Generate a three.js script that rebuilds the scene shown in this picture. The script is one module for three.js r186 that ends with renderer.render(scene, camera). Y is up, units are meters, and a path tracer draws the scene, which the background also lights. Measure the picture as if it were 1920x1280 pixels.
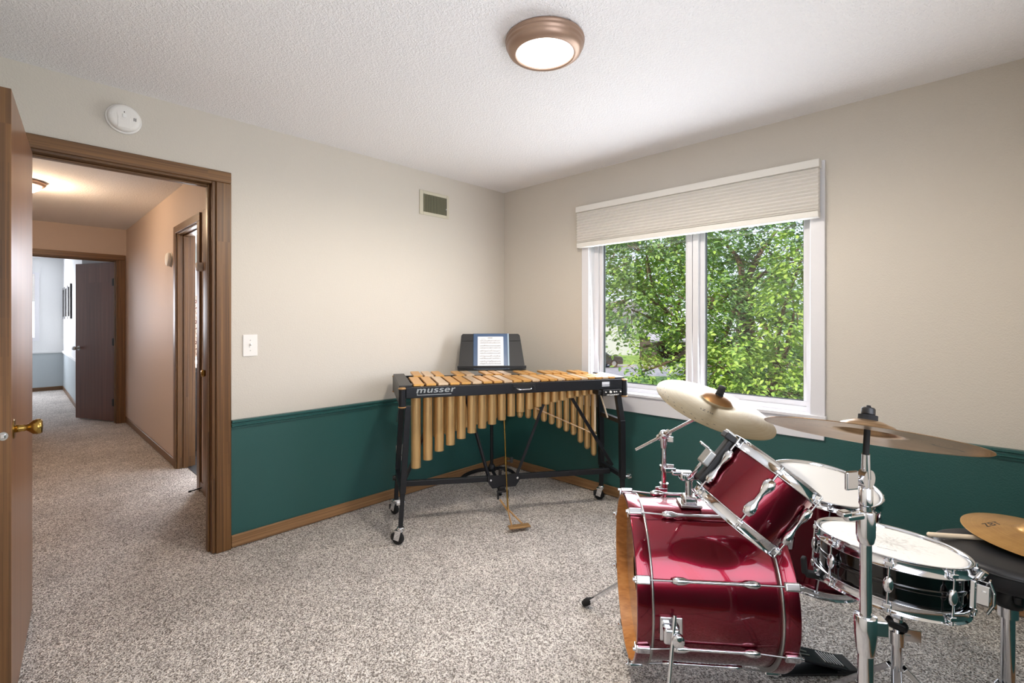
import * as THREE from 'three';
import { RoundedBoxGeometry } from 'three/addons/geometries/RoundedBoxGeometry.js';
import { mergeGeometries } from 'three/addons/utils/BufferGeometryUtils.js';
import { RectAreaLightUniformsLib } from 'three/addons/lights/RectAreaLightUniformsLib.js';
import { FontLoader } from 'three/addons/loaders/FontLoader.js';
import { TextGeometry } from 'three/addons/geometries/TextGeometry.js';
RectAreaLightUniformsLib.init();

// ------------------------------------------------------------------ camera, sky, sun, area lights, exposure
const scene = new THREE.Scene();
const RIGHT = new THREE.Vector3(0.693, 0, 0.721).normalize(), FWD = new THREE.Vector3(0.721, 0, -0.693).normalize(), UP = new THREE.Vector3(0, 1, 0);
const EYE = new THREE.Vector3(-3.056, 1.297, 3.037);
const camera = new THREE.PerspectiveCamera(2 * Math.atan(640 / 897) * 180 / Math.PI, 1.5, 0.05, 300);
camera.position.copy(EYE); camera.lookAt(EYE.clone().add(FWD));
camera.setViewOffset(1920, 1280, 0, 40, 1920, 1280);               // lens shifted so that the horizon lies at pixel row 600
const renderer = new THREE.WebGLRenderer({ antialias: true });
renderer.toneMapping = THREE.LinearToneMapping;
renderer.toneMappingExposure = 1.1;
renderer.shadowMap.enabled = true;

function skyTexture() {
  const w = 256, h = 128, d = new Float32Array(w * h * 4);
  for (let j = 0; j < h; j++) for (let i = 0; i < w; i++) {
    const e = Math.max(0, ((j + 0.5) / h - 0.5) * Math.PI), t = Math.pow(Math.sin(e), 0.55), k = (j * w + i) * 4;
    d[k] = 1.35 - 0.65 * t; d[k + 1] = 1.45 - 0.5 * t; d[k + 2] = 1.65 - 0.2 * t; d[k + 3] = 1;
  }
  const t = new THREE.DataTexture(d, w, h, THREE.RGBAFormat, THREE.FloatType);
  t.mapping = THREE.EquirectangularReflectionMapping; t.magFilter = THREE.LinearFilter; t.needsUpdate = true;
  return t;
}
scene.background = skyTexture();
const sun = new THREE.DirectionalLight(0xfff1dd, 6);
sun.position.set(-18, 24, -1.5); sun.target.position.set(6, 0, 0); sun.castShadow = true;
Object.assign(sun.shadow.camera, { left: -40, right: 40, top: 40, bottom: -40, near: 1, far: 120 }); sun.shadow.mapSize.set(2048, 2048);
scene.add(sun, sun.target);
function areaLight(color, intensity, w, h, pos, look) {
  const l = new THREE.RectAreaLight(color, intensity, w, h); l.position.set(...pos); l.lookAt(...look); scene.add(l); return l;
}
areaLight(0xf4f7ff, 6.5, 1.42, 1.0, [0.025, 1.335, 1.66], [-2, 1.2, 1.66]);           // daylight of the window in the right wall
areaLight(0xf3f6ff, 4.0, 1.25, 1.2, [-2.4, 1.45, 3.42], [-2.4, 1.2, 0]);          // daylight of the window in the wall behind the camera
areaLight(0xf3f6ff, 45, 0.9, 1.0, [-1.45, 1.5, -3.0], [-1.75, 1.0, -1.0]);          // daylight of the bathroom window
areaLight(0xf3f6ff, 15, 1.05, 1.1, [-3.34, 1.5, -9.12], [-3.2, 1.2, -6]);             // daylight of the far bedroom window

// ------------------------------------------------------------------ small tools
let seed = 7;
const rnd = () => { seed = (seed * 1664525 + 1013904223) >>> 0; return seed / 4294967296; };
const rr = (a, b) => a + (b - a) * rnd();
const V = (x, y, z) => new THREE.Vector3(x, y, z);
const W = (r, f, y = 0) => EYE.clone().addScaledVector(RIGHT, r).addScaledVector(FWD, f).setY(y);   // right, forward, height -> place in the room
const taken = {};
const numbered = (n) => { const k = taken[n] = (taken[n] ?? -1) + 1; return k ? n + '_' + String(k).padStart(3, '0') : n; };
function clean(g) {
  g = g.index ? g.toNonIndexed() : g;
  if (!g.attributes.normal) g.computeVertexNormals();
  if (!g.attributes.uv) g.setAttribute('uv', new THREE.BufferAttribute(new Float32Array(g.attributes.position.count * 2), 2));
  for (const k of Object.keys(g.attributes)) if (!['position', 'normal', 'uv', 'color'].includes(k)) g.deleteAttribute(k);
  g.morphAttributes = {};
  return g;
}
const join = (list) => { const l = [].concat(list).map(clean); return l.length === 1 ? l[0] : mergeGeometries(l, false); };
function part(name, list, material, parent = scene, label) {
  const m = new THREE.Mesh(join(list), material);
  m.name = parent === scene ? numbered(name) : name; m.castShadow = m.receiveShadow = true;
  if (label) m.userData.label = label;
  parent.add(m); return m;
}
function tag(o, label, category, group) { o.userData.label = label; o.userData.category = category; if (group) o.userData.group = group; return o; }
function thing(name, label, category, pos = [0, 0, 0], group) {
  const o = new THREE.Group(); o.name = numbered(name); scene.add(o);
  pos.isVector3 ? o.position.copy(pos) : o.position.set(...pos);
  return tag(o, label, category, group);
}
function structGroup(name) { const o = new THREE.Group(); o.name = numbered(name); o.userData.kind = 'structure'; scene.add(o); return o; }
function struct(name, list, material, parent = scene) { const m = part(name, list, material, parent); if (parent === scene) m.userData.kind = 'structure'; return m; }
// geometry makers
const put = (g, x, y, z, rx = 0, ry = 0, rz = 0) => { g.applyMatrix4(new THREE.Matrix4().makeRotationFromEuler(new THREE.Euler(rx, ry, rz)).setPosition(x, y, z)); return g; };
const box = (w, h, d, x = 0, y = 0, z = 0, rx = 0, ry = 0, rz = 0) => put(new THREE.BoxGeometry(w, h, d), x, y, z, rx, ry, rz);
const rbox = (w, h, d, r, x = 0, y = 0, z = 0, rx = 0, ry = 0, rz = 0) => put(new RoundedBoxGeometry(w, h, d, 2, Math.min(r, w / 2.01, h / 2.01, d / 2.01)), x, y, z, rx, ry, rz);
const span = (x0, x1, y0, y1, z0, z1) => box(x1 - x0, y1 - y0, z1 - z0, (x0 + x1) / 2, (y0 + y1) / 2, (z0 + z1) / 2);
const rspan = (x0, x1, y0, y1, z0, z1, r = 0.004) => rbox(x1 - x0, y1 - y0, z1 - z0, r, (x0 + x1) / 2, (y0 + y1) / 2, (z0 + z1) / 2);
function aim(g, p, dir) { g.applyQuaternion(new THREE.Quaternion().setFromUnitVectors(UP, dir.clone().normalize())); g.translate(p.x, p.y, p.z); return g; }
function rod(p, q, r, r2 = r, seg = 14) {
  const d = q.clone().sub(p); return aim(new THREE.CylinderGeometry(r2, r, d.length(), seg), p.clone().add(q).multiplyScalar(0.5), d);
}
function bar(p, q, w, h, r = 0.003) {                                  // flat or square bar from p to q; h is its upright size
  const d = q.clone().sub(p), m = new THREE.Matrix4(), z = d.clone().normalize(), x = new THREE.Vector3().crossVectors(Math.abs(z.y) > 0.98 ? V(0, 0, 1) : UP, z).normalize();
  m.makeBasis(x, new THREE.Vector3().crossVectors(z, x), z).setPosition(p.clone().add(q).multiplyScalar(0.5));
  return new RoundedBoxGeometry(w, h, d.length(), 1, Math.min(r, w / 2.1, h / 2.1)).applyMatrix4(m);
}
const tube = (pts, r, n = 24, k = 8) => new THREE.TubeGeometry(new THREE.CatmullRomCurve3(pts), n, r, k);
const lathe = (prof, seg = 40) => new THREE.LatheGeometry(prof.map(([r, y]) => new THREE.Vector2(Math.max(r, 1e-5), y)), seg);
const sphere = (r, x, y, z, sx = 1, sy = 1, sz = 1, n = 14) => new THREE.SphereGeometry(r, n, Math.max(6, n * 0.7 | 0)).scale(sx, sy, sz).translate(x, y, z);
function uvBox(g, s = 1) {                                             // texture coordinates in metres, by the way each face points
  g = clean(g); const p = g.attributes.position, n = g.attributes.normal, u = g.attributes.uv;
  for (let i = 0; i < p.count; i++) {
    const ax = Math.abs(n.getX(i)), ay = Math.abs(n.getY(i)), az = Math.abs(n.getZ(i));
    if (ay >= ax && ay >= az) u.setXY(i, p.getX(i) * s, p.getZ(i) * s); else if (ax >= az) u.setXY(i, p.getZ(i) * s, p.getY(i) * s); else u.setXY(i, p.getX(i) * s, p.getY(i) * s);
  }
  return g;
}
function uvGrain(g, axis, off = rnd() * 7) {                            // wood: v runs along the grain
  g = clean(g); const p = g.attributes.position, u = g.attributes.uv, get = [(i) => p.getX(i), (i) => p.getY(i), (i) => p.getZ(i)], o = [0, 1, 2].filter((k) => k !== axis);
  for (let i = 0; i < p.count; i++) u.setXY(i, get[o[0]](i) + get[o[1]](i) * 0.83 + off, get[axis](i) * 0.5 + off);
  return g;
}
// computed textures
function noiseTile(n, cell) {                                           // value noise that repeats
  const m = Math.round(n / cell), grid = Float32Array.from({ length: m * m }, rnd), out = new Float32Array(n * n), s = (t) => t * t * (3 - 2 * t);
  for (let j = 0; j < n; j++) for (let i = 0; i < n; i++) {
    const x = i / n * m, y = j / n * m, a = Math.floor(x) % m, b = Math.floor(y) % m, c = (a + 1) % m, e = (b + 1) % m, fx = s(x - Math.floor(x)), fy = s(y - Math.floor(y));
    out[j * n + i] = (grid[b * m + a] * (1 - fx) + grid[b * m + c] * fx) * (1 - fy) + (grid[e * m + a] * (1 - fx) + grid[e * m + c] * fx) * fy;
  }
  return out;
}
function texture(n, fn, repeat = 1, srgb = true) {
  const d = new Uint8Array(n * n * 4);
  for (let i = 0; i < n * n; i++) { const c = fn(i, i % n, i / n | 0); d[i * 4] = c[0]; d[i * 4 + 1] = c[1]; d[i * 4 + 2] = c[2]; d[i * 4 + 3] = 255; }
  const t = new THREE.DataTexture(d, n, n); t.wrapS = t.wrapT = THREE.RepeatWrapping; t.magFilter = THREE.LinearFilter; t.minFilter = THREE.LinearMipmapLinearFilter; t.generateMipmaps = true;
  if (srgb) t.colorSpace = THREE.SRGBColorSpace;
  t.repeat.set(repeat, repeat); t.needsUpdate = true; return t;
}
const mix = (a, b, t) => a.map((v, k) => v + (b[k] - v) * t);
const clamp01 = (x) => Math.min(1, Math.max(0, x));
function woodTexture(dark, mid, light) {
  const n = 512, a = noiseTile(n, 8), b = noiseTile(n, 64), c = noiseTile(n, 2);
  const at = (f, x, y) => f[((y % n + n) % n) * n + (x % n + n) % n];
  return texture(n, (i, x, y) => {
    const w = at(b, x, y >> 3), g = at(a, x * 3 + Math.round(w * 40), y >> 4), fine = at(c, x * 2, y >> 5);
    const t = clamp01(0.55 * g + 0.25 * w + 0.3 * fine - 0.05);
    return t < 0.5 ? mix(dark, mid, t * 2) : mix(mid, light, t * 2 - 1);
  });
}
const std = (color, roughness = 0.6, metalness = 0, extra = {}) => new THREE.MeshStandardMaterial({ color: new THREE.Color(color), roughness, metalness, ...extra });
const phy = (color, roughness, metalness, extra) => new THREE.MeshPhysicalMaterial({ color: new THREE.Color(color), roughness, metalness, ...extra });

// ------------------------------------------------------------------ materials
const M = {};
{
  const n = 1024, a = noiseTile(n, 3), b = noiseTile(n, 6), c = noiseTile(n, 128), e = noiseTile(n, 32);
  const hgt = new Float32Array(n * n); for (let i = 0; i < n * n; i++) hgt[i] = clamp01(0.5 + 0.95 * (a[i] - 0.5) + 0.55 * (b[i] - 0.5));
  const map = texture(n, (i) => { const t = clamp01((hgt[i] - 0.16) / 0.62), k = 1 + 0.1 * (c[i] - 0.5) + 0.07 * (e[i] - 0.5); return mix([122, 114, 107], [236, 229, 222], Math.pow(t, 0.7)).map((v) => Math.min(255, v * k)); }, 0.9);
  const bump = texture(n, (i) => [hgt[i] * 255, hgt[i] * 255, hgt[i] * 255], 0.9, false);
  M.carpet = new THREE.MeshStandardMaterial({ map, bumpMap: bump, bumpScale: 0.008, roughness: 1 });
  const p = noiseTile(512, 4), q = noiseTile(512, 9), pop = texture(512, (i) => { const v = clamp01((0.6 * p[i] + 0.6 * q[i] - 0.45) * 2.4) * 255; return [v, v, v]; }, 2.6, false);
  M.ceiling = new THREE.MeshStandardMaterial({ color: new THREE.Color().setRGB(0.88, 0.875, 0.89), bumpMap: pop, bumpScale: 0.0016, roughness: 0.95 });
  const o1 = noiseTile(512, 6), peel = texture(512, (i) => [o1[i] * 255, o1[i] * 255, o1[i] * 255], 3, false);
  const paint = (r, g, b2, rough) => new THREE.MeshStandardMaterial({ color: new THREE.Color().setRGB(r, g, b2), bumpMap: peel, bumpScale: 0.0006, roughness: rough });
  M.beige = paint(0.615, 0.575, 0.51, 0.7); M.green = paint(0.022, 0.092, 0.086, 0.42); M.greenTrim = paint(0.024, 0.098, 0.092, 0.3);
  M.peach = paint(0.6, 0.49, 0.42, 0.55); M.farWhite = paint(0.74, 0.75, 0.75, 0.6); M.farBlue = paint(0.43, 0.48, 0.5, 0.5);
  M.trimWood = new THREE.MeshStandardMaterial({ map: woodTexture([68, 45, 24], [108, 75, 42], [136, 98, 57]), roughness: 0.38 });
  M.doorWood = new THREE.MeshStandardMaterial({ map: woodTexture([80, 52, 32], [122, 83, 53], [148, 106, 72]), roughness: 0.3 });
  M.doorEdge = new THREE.MeshStandardMaterial({ map: woodTexture([68, 45, 24], [108, 75, 42], [136, 98, 57]), roughness: 0.5 });
  M.darkDoor = new THREE.MeshStandardMaterial({ map: woodTexture([70, 40, 30], [98, 60, 46], [118, 78, 62]), roughness: 0.34 });
  M.baseWood = new THREE.MeshStandardMaterial({ map: woodTexture([104, 74, 46], [146, 110, 74], [176, 140, 102]), roughness: 0.4 });
}
M.white = std(0xeeeeec, 0.45); M.vinyl = std(0xdedee2, 0.35); M.plate = std(0xeceae6, 0.35); M.offWhite = std(0xe4e2dc, 0.5);
M.fabric = new THREE.MeshPhysicalMaterial({ color: new THREE.Color(0xf3efe9), roughness: 0.95, transmission: 0.25 });
M.glass = phy(0xffffff, 0, 0, { transmission: 1, thickness: 0, ior: 1.5 });
M.chrome = std(0xe4e6ea, 0.09, 1); M.satin = std(0xb9b9b6, 0.3, 1); M.brass = std(0xa8894a, 0.25, 1); M.bronzeRim = std(0xa58a78, 0.4, 0.55);
M.black = std(0x141416, 0.42); M.blackMetal = std(0x1b1d22, 0.36, 0.3); M.rubber = std(0x161616, 0.8); M.dark = std(0x0a0a0a, 0.6);
M.goldBar = std(0xe2ab60, 0.36, 0.55); M.goldBarPale = std(0xe6c8a4, 0.34, 0.55); M.tubeGold = std(0xdcb982, 0.33, 0.75); M.tan = std(0xb08a5c, 0.4, 0.5);
M.red = phy(0x7a0522, 0.25, 0.92, { clearcoat: 1, clearcoatRoughness: 0.04 });
M.maple = new THREE.MeshStandardMaterial({ map: woodTexture([150, 92, 40], [186, 122, 60], [206, 146, 84]), roughness: 0.5 });
M.head = std(0xcfccc6, 0.6); M.clearHead = phy(0x77787a, 0.12, 0, { clearcoat: 1 });
M.blackShell = phy(0x0c0b0b, 0.12, 0.8, { clearcoat: 1 }); M.leather = std(0x17171a, 0.42); M.felt = std(0x202123, 1);
M.stick = std(0xe0cdb2, 0.6); M.whiteFelt = std(0xd9d4cb, 1);

// ------------------------------------------------------------------ the room
const HGT = 2.44, DL = -3.055, DR = -2.297, DH = 2.055;                 // ceiling height; door opening in the left wall
struct('floor', uvBox(span(-4.2, 0.0, -0.15, 0, -9.3, 3.45)), M.carpet);
struct('ceiling', uvBox(span(-4.3, 0.14, HGT, HGT + 0.15, -9.35, 3.6)), M.ceiling);
function paintedWall(name, lower, upper) { const g = structGroup(name); if (upper.length) part('painted_wall', upper.map((b) => uvBox(b)), M.beige, g); if (lower.length) part('wainscot', lower.map((b) => uvBox(b)), M.green, g); return g; }
const WZ = 0.704;                                                       // where green meets beige, behind the chair rail
paintedWall('wall_left', [span(DR + 0.02, 0, 0, WZ, -0.12, 0), span(-3.42, DL - 0.02, 0, WZ, -0.12, 0)], [span(DR + 0.02, 0, WZ, HGT, -0.12, 0), span(-3.42, DL - 0.02, WZ, HGT, -0.12, 0), span(DL - 0.02, DR + 0.02, DH + 0.02, HGT, -0.12, 0)]);
const wz0 = 0.925, wz1 = 2.4, wy0 = 0.775, wy1 = 2.1;                   // window opening in the right wall
paintedWall('wall_right', [span(0, 0.14, 0, WZ, -0.12, 3.6)], [span(0, 0.14, WZ, wy0, -0.12, 3.6), span(0, 0.14, wy1, HGT, -0.12, 3.6), span(0, 0.14, wy0, wy1, -0.12, wz0), span(0, 0.14, wy0, wy1, wz1, 3.6)]);
const bx0 = -3.05, bx1 = -1.75, by0 = 0.8, by1 = 2.1;                   // window opening in the wall behind the camera
paintedWall('wall_back', [span(-3.42, 0, 0, WZ, 3.45, 3.6)], [span(-3.42, 0, WZ, by0, 3.45, 3.6), span(-3.42, 0, by1, HGT, 3.45, 3.6), span(-3.42, bx0, by0, by1, 3.45, 3.6), span(bx1, 0, by0, by1, 3.45, 3.6)]);
paintedWall('wall_near', [], [span(-3.42, -3.3, 0, HGT, 0, 3.45)]);
// baseboards
struct('baseboard_left', uvGrain(rspan(DR + 0.095, 0, 0.004, 0.074, 0, 0.013), 0), M.baseWood);
struct('baseboard_right', uvGrain(rspan(-0.013, 0, 0.004, 0.074, 0.013, 3.45), 2), M.baseWood);
struct('baseboard_back', uvGrain(rspan(-3.3, -0.013, 0.004, 0.074, 3.437, 3.45), 0), M.baseWood);
// chair rails: a moulded profile swept along the wall
function railShape() { const s = new THREE.Shape(); s.moveTo(0, 0.678); for (const [d, y] of [[0.010, 0.680], [0.012, 0.690], [0.020, 0.694], [0.020, 0.700], [0.014, 0.703], [0.014, 0.711], [0.024, 0.716], [0.024, 0.727], [0, 0.729]]) s.lineTo(d, y); s.closePath(); return s; }
const railGeo = (len) => new THREE.ExtrudeGeometry(railShape(), { depth: len, bevelEnabled: false });
struct('trim_1', railGeo(-(DR + 0.095)).applyMatrix4(new THREE.Matrix4().makeBasis(V(0, 0, 1), UP, V(-1, 0, 0))), M.greenTrim);
struct('trim_2', railGeo(0.863).applyMatrix4(new THREE.Matrix4().makeBasis(V(-1, 0, 0), UP, V(0, 0, -1)).setPosition(0, 0, 0.863)), M.greenTrim);
struct('trim_3', railGeo(3.45 - 2.464).applyMatrix4(new THREE.Matrix4().makeBasis(V(-1, 0, 0), UP, V(0, 0, -1)).setPosition(0, 0, 3.45)), M.greenTrim);
// the doorway: jambs with stops, casing on the room side and on the hall side
function doorway(name, along, lo, hi, top, at, thick, mat) {             // along 0: opening runs along x in a wall z = at-thick .. at; along 2: along z in a wall x = at .. at+thick
  const g = structGroup(name), sp = (a0, a1, y0, y1, d0, d1, r) => along === 0 ? rspan(a0, a1, y0, y1, d0, d1, r) : rspan(d0, d1, y0, y1, a0, a1, r);
  const d0 = along === 0 ? at - thick : at, d1 = d0 + thick, e = 0.002;
  part('jamb', uvGrain(sp(lo - 0.02, lo, 0, top + 0.02, d0 - e, d1 + e), 1), mat, g); part('jamb', uvGrain(sp(hi, hi + 0.02, 0, top + 0.02, d0 - e, d1 + e), 1), mat, g); part('jamb', uvGrain(sp(lo, hi, top, top + 0.02, d0 - e, d1 + e), along), mat, g);
  const m0 = (d0 + d1) / 2 - 0.02; part('door_stop', [uvGrain(sp(lo, lo + 0.011, 0, top, m0, m0 + 0.04), 1), uvGrain(sp(hi - 0.011, hi, 0, top, m0, m0 + 0.04), 1), uvGrain(sp(lo + 0.011, hi - 0.011, top - 0.011, top, m0, m0 + 0.04), along)], mat, g);
  for (const [f0, f1] of [[d1, d1 + 0.016], [d0 - 0.016, d0]]) {
    part('casing', uvGrain(sp(lo - 0.085, lo - 0.012, 0, top + 0.075, f0, f1), 1), mat, g); part('casing', uvGrain(sp(hi + 0.018, hi + 0.093, 0, top + 0.012, f0, f1), 1), mat, g);
    part('casing', uvGrain(sp(lo - 0.012, hi + 0.093, top + 0.012, top + 0.075, f0, f1), along), mat, g);
  }
  return g;
}
const room_doorway = doorway('trim_4', 0, DL, DR, DH, 0, 0.12, M.trimWood);
// the room's own door, standing open against the camera's side
{
  const g = structGroup('door_1'); g.position.set(-3.0, 0, 0.012); // local +z runs to the free edge, local +x is the face towards the opening
  g.rotation.y = -Math.atan2(0.062, 0.78);
  const L = 0.79, T = 0.036;
  part('door_leaf', uvGrain(rspan(-T + 0.001, 0, 0.012, 2.045, 0, L - 0.001, 0.002), 1), M.doorWood, g);
  part('lock_edge', uvGrain(span(-T, -0.0006, 0.012, 2.044, L - 0.002, L + 0.0006), 1), M.doorEdge, g);
  const latch = part('latch_plate', [put(new THREE.CylinderGeometry(0.0135, 0.0135, 0.003, 24).scale(0.85, 1, 1.0), -T / 2, 0.925, L + 0.0012, Math.PI / 2)], M.satin, g, 'round silver latch on the door edge');
  part('latch_bolt', rbox(0.012, 0.014, 0.012, 0.003, -T / 2, 0.925, L + 0.005), M.chrome, latch);
  for (const s of [1, -1]) {
    const x = s > 0 ? 0 : -T;
    const k = part('door_knob', [put(lathe([[0, 0], [0.012, 0.001], [0.0125, 0.014], [0.0105, 0.02], [0.0115, 0.024], [0.0095, 0.03], [0.014, 0.036], [0.0235, 0.046], [0.0262, 0.056], [0.0255, 0.064], [0.0215, 0.069], [0, 0.0705]], 30), x, 0.935, L - 0.062, 0, 0, -s * Math.PI / 2)], M.brass, g, 'aged brass round door knob');
    part('rose', put(lathe([[0, 0.0035], [0.028, 0.0035], [0.0325, 0.0015], [0.0325, 0], [0, 0]], 30), x, 0.935, L - 0.062, 0, 0, -s * Math.PI / 2), M.brass, k);
  }
  for (const y of [0.25, 1.0, 1.8]) part('hinge', [rbox(0.03, 0.09, 0.003, 0.001, -T / 2 - 0.004, y, -0.0016), rod(V(-T - 0.004, y - 0.045, -0.003), V(-T - 0.004, y + 0.045, -0.003), 0.005)], M.brass, g);
}
// ------------------------------------------------------------------ the hall, the bathroom and the far bedroom
const HX = -2.07, EZ = -4.70;
{
  const b0 = -1.951, b1 = -1.272, c0 = -0.99, c1 = -0.24;
  const g = structGroup('wall_hall_right');
  part('painted_wall', [span(HX, HX + 0.12, 0, HGT, EZ, b0 - 0.02), span(HX, HX + 0.12, 0, HGT, b1 + 0.02, c0 - 0.02), span(HX, HX + 0.12, 0, HGT, c1 + 0.02, -0.12), span(HX, HX + 0.12, 2.06, HGT, b0 - 0.02, b1 + 0.02), span(HX, HX + 0.12, 2.06, HGT, c0 - 0.02, c1 + 0.02)].map((b) => uvBox(b)), M.peach, g);
  struct('wall_hall_left', uvBox(span(-4.2, -4.08, 0, HGT, -4.82, -0.12)), M.peach);
  struct('wall_hall_front', [uvBox(span(-4.2, -3.13, 0, HGT, -0.135, -0.1201)), uvBox(span(-3.13, HX, 2.135, HGT, -0.135, -0.1201)), uvBox(span(-4.3, -3.42, 0, HGT, -0.12, 0))], M.peach);
  const e0 = -2.93, e1 = -2.172, eg = structGroup('wall_hall_end');
  part('painted_wall', [span(-4.2, e0 - 0.02, 0, HGT, EZ - 0.06, EZ), span(e1 + 0.02, HX + 0.12, 0, HGT, EZ - 0.06, EZ), span(e0 - 0.02, e1 + 0.02, 2.06, HGT, EZ - 0.06, EZ)].map((b) => uvBox(b)), M.peach, eg);
  part('painted_wall', [span(-4.2, e0 - 0.02, 0, HGT, EZ - 0.12, EZ - 0.06), span(e1 + 0.02, -1.95, 0, HGT, EZ - 0.12, EZ - 0.06), span(e0 - 0.02, e1 + 0.02, 2.06, HGT, EZ - 0.12, EZ - 0.06)].map((b) => uvBox(b)), M.farWhite, eg);
  doorway('trim_5', 0, e0, e1, 2.04, EZ, 0.12, M.trimWood);
  doorway('trim_6', 2, b0, b1, 2.04, HX, 0.12, M.trimWood);
  doorway('trim_7', 2, c0, c1, 2.04, HX, 0.12, M.trimWood);
  struct('baseboard_hall', [uvGrain(rspan(HX - 0.012, HX, 0.004, 0.074, EZ, b0 - 0.085), 2), uvGrain(rspan(HX - 0.012, HX, 0.004, 0.074, b1 + 0.093, c0 - 0.085), 2), uvGrain(rspan(e1 + 0.093, HX - 0.012, 0.004, 0.074, EZ, EZ + 0.012), 0)], M.trimWood);
  // closet door, shut
  const d2 = structGroup('door_2');
  part('door_leaf', uvGrain(rspan(HX + 0.004, HX + 0.04, 0.012, 2.035, c0 + 0.003, c1 - 0.003, 0.002), 1), M.doorWood, d2);
  const kn = part('door_knob', put(lathe([[0, 0], [0.012, 0.001], [0.011, 0.03], [0.022, 0.042], [0.026, 0.054], [0.022, 0.066], [0, 0.068]], 24), HX + 0.004, 0.917, c0 + 0.065, 0, 0, Math.PI / 2), M.brass, d2, 'small brass door knob');
  part('rose', put(lathe([[0, 0.004], [0.03, 0.003], [0.031, 0], [0, 0]], 24), HX + 0.004, 0.917, c0 + 0.065, 0, 0, Math.PI / 2), M.brass, kn);
  // far bedroom door, half open
  const d3 = structGroup('door_3'); d3.position.set(-2.178, 0, -4.826);
  const dir = V(-0.433, 0, -0.901), nrm = V(-0.901, 0, 0.433);          // along the leaf; its face towards the hall
  const m4 = new THREE.Matrix4().makeBasis(nrm, UP, dir);
  d3.quaternion.setFromRotationMatrix(m4);
  part('door_leaf', uvGrain(rspan(-0.036, 0, 0.012, 2.035, 0.004, 0.735, 0.002), 1), M.darkDoor, d3);
  for (const s of [1, -1]) { const x = s > 0 ? 0 : -0.036; const k3 = part('door_knob', put(lathe([[0, 0], [0.012, 0.001], [0.011, 0.03], [0.022, 0.042], [0.026, 0.054], [0.022, 0.066], [0, 0.068]], 24), x, 0.93, 0.67, 0, 0, -s * Math.PI / 2), M.satin, d3, 'brushed silver knob'); part('rose', put(lathe([[0, 0.004], [0.03, 0.003], [0.031, 0], [0, 0]], 24), x, 0.93, 0.67, 0, 0, -s * Math.PI / 2), M.satin, k3); }
  for (const y of [0.25, 1.02, 1.78]) part('hinge', [rbox(0.006, 0.09, 0.034, 0.001, 0.002, y, 0.012), rod(V(0.006, y - 0.046, -0.004), V(0.006, y + 0.046, -0.004), 0.007)], M.dark, d3);
  // far bedroom shell
  const fw = (name, up, low) => { const q = structGroup(name); part('painted_wall', up.map((b) => uvBox(b)), M.farWhite, q); part('wainscot', low.map((b) => uvBox(b)), M.farBlue, q); return q; };
  fw('wall_far_right', [span(-2.42, -2.3, WZ, HGT, -9.22, -5.75), span(-2.42, -1.95, WZ, HGT, -5.75, -5.65), span(-2.07, -1.95, WZ, HGT, -5.65, -4.82)], [span(-2.42, -2.3, 0, WZ, -9.22, -5.75), span(-2.42, -1.95, 0, WZ, -5.75, -5.65), span(-2.07, -1.95, 0, WZ, -5.65, -4.82)]);
  const fx0 = -3.88, fx1 = -2.80, fy0 = 0.98, fy1 = 2.1;
  fw('wall_far_end', [span(-4.2, fx0, WZ, HGT, -9.34, -9.22), span(fx1, -2.3, WZ, HGT, -9.34, -9.22), span(fx0, fx1, WZ, fy0, -9.34, -9.22), span(fx0, fx1, fy1, HGT, -9.34, -9.22)], [span(-4.2, -2.3, 0, WZ, -9.34, -9.22)]);
  fw('wall_far_left', [span(-4.32, -4.2, WZ, HGT, -9.34, -4.7)], [span(-4.32, -4.2, 0, WZ, -9.34, -4.7)]);
  struct('trim_8', [rspan(-2.44, -2.42, 0.69, 0.73, -9.22, -5.65), rspan(-4.2, -2.44, 0.69, 0.73, -9.22, -9.2)], M.farWhite);
  struct('baseboard_far', [uvGrain(rspan(-2.432, -2.42, 0, 0.07, -9.22, -5.65), 2), uvGrain(rspan(-4.2, -2.432, 0, 0.07, -9.22, -9.208), 0)], M.trimWood);
  const w3 = structGroup('window_3');
  part('frame', [span(fx0 - 0.06, fx0, fy0 - 0.06, fy1 + 0.06, -9.22, -9.2), span(fx1, fx1 + 0.06, fy0 - 0.06, fy1 + 0.06, -9.22, -9.2), span(fx0, fx1, fy1, fy1 + 0.06, -9.22, -9.2), span(fx0, fx1, fy0 - 0.06, fy0, -9.22, -9.2)], M.vinyl, w3);
  part('pane', span(fx0, fx1, fy0, fy1, -9.29, -9.286), M.glass, w3);
  const sh = thing('window_shade', 'white pleated shade half lowered over the far bedroom window', 'window shade', [0, 0, 0]);
  const zig = []; for (let k = 0; k < 12; k++) zig.push(rspan(fx0, fx1, 1.65 + k * 0.04, 1.689 + k * 0.04, -9.215, -9.19, 0.006));
  part('pleats', zig, M.fabric, sh); part('bottom_rail', rspan(fx0, fx1, 1.635, 1.65, -9.216, -9.188), M.offWhite, sh);
  // triple picture on the far bedroom wall
  for (let k = 0; k < 3; k++) {
    const z = -7.5 - k * 0.62, f = thing('picture_frame', ['narrow dark picture frame next to the open brown door of the far bedroom', 'narrow dark picture frame on the far bedroom wall, middle one of three', 'narrow dark picture frame closest to the corner of the far bedroom'][k], 'picture', [-2.42, 1.32, z], 'dark frames on the far bedroom wall');
    part('frame', [rspan(-0.025, -0.001, 0, 0.56, -0.24, -0.17), rspan(-0.025, -0.001, 0, 0.56, 0.17, 0.24), rspan(-0.025, -0.001, 0, 0.04, -0.17, 0.17), rspan(-0.025, -0.001, 0.52, 0.56, -0.17, 0.17)], M.black, f); part('picture', span(-0.008, -0.001, 0.04, 0.52, -0.17, 0.17), M.offWhite, f);
  }
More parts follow.
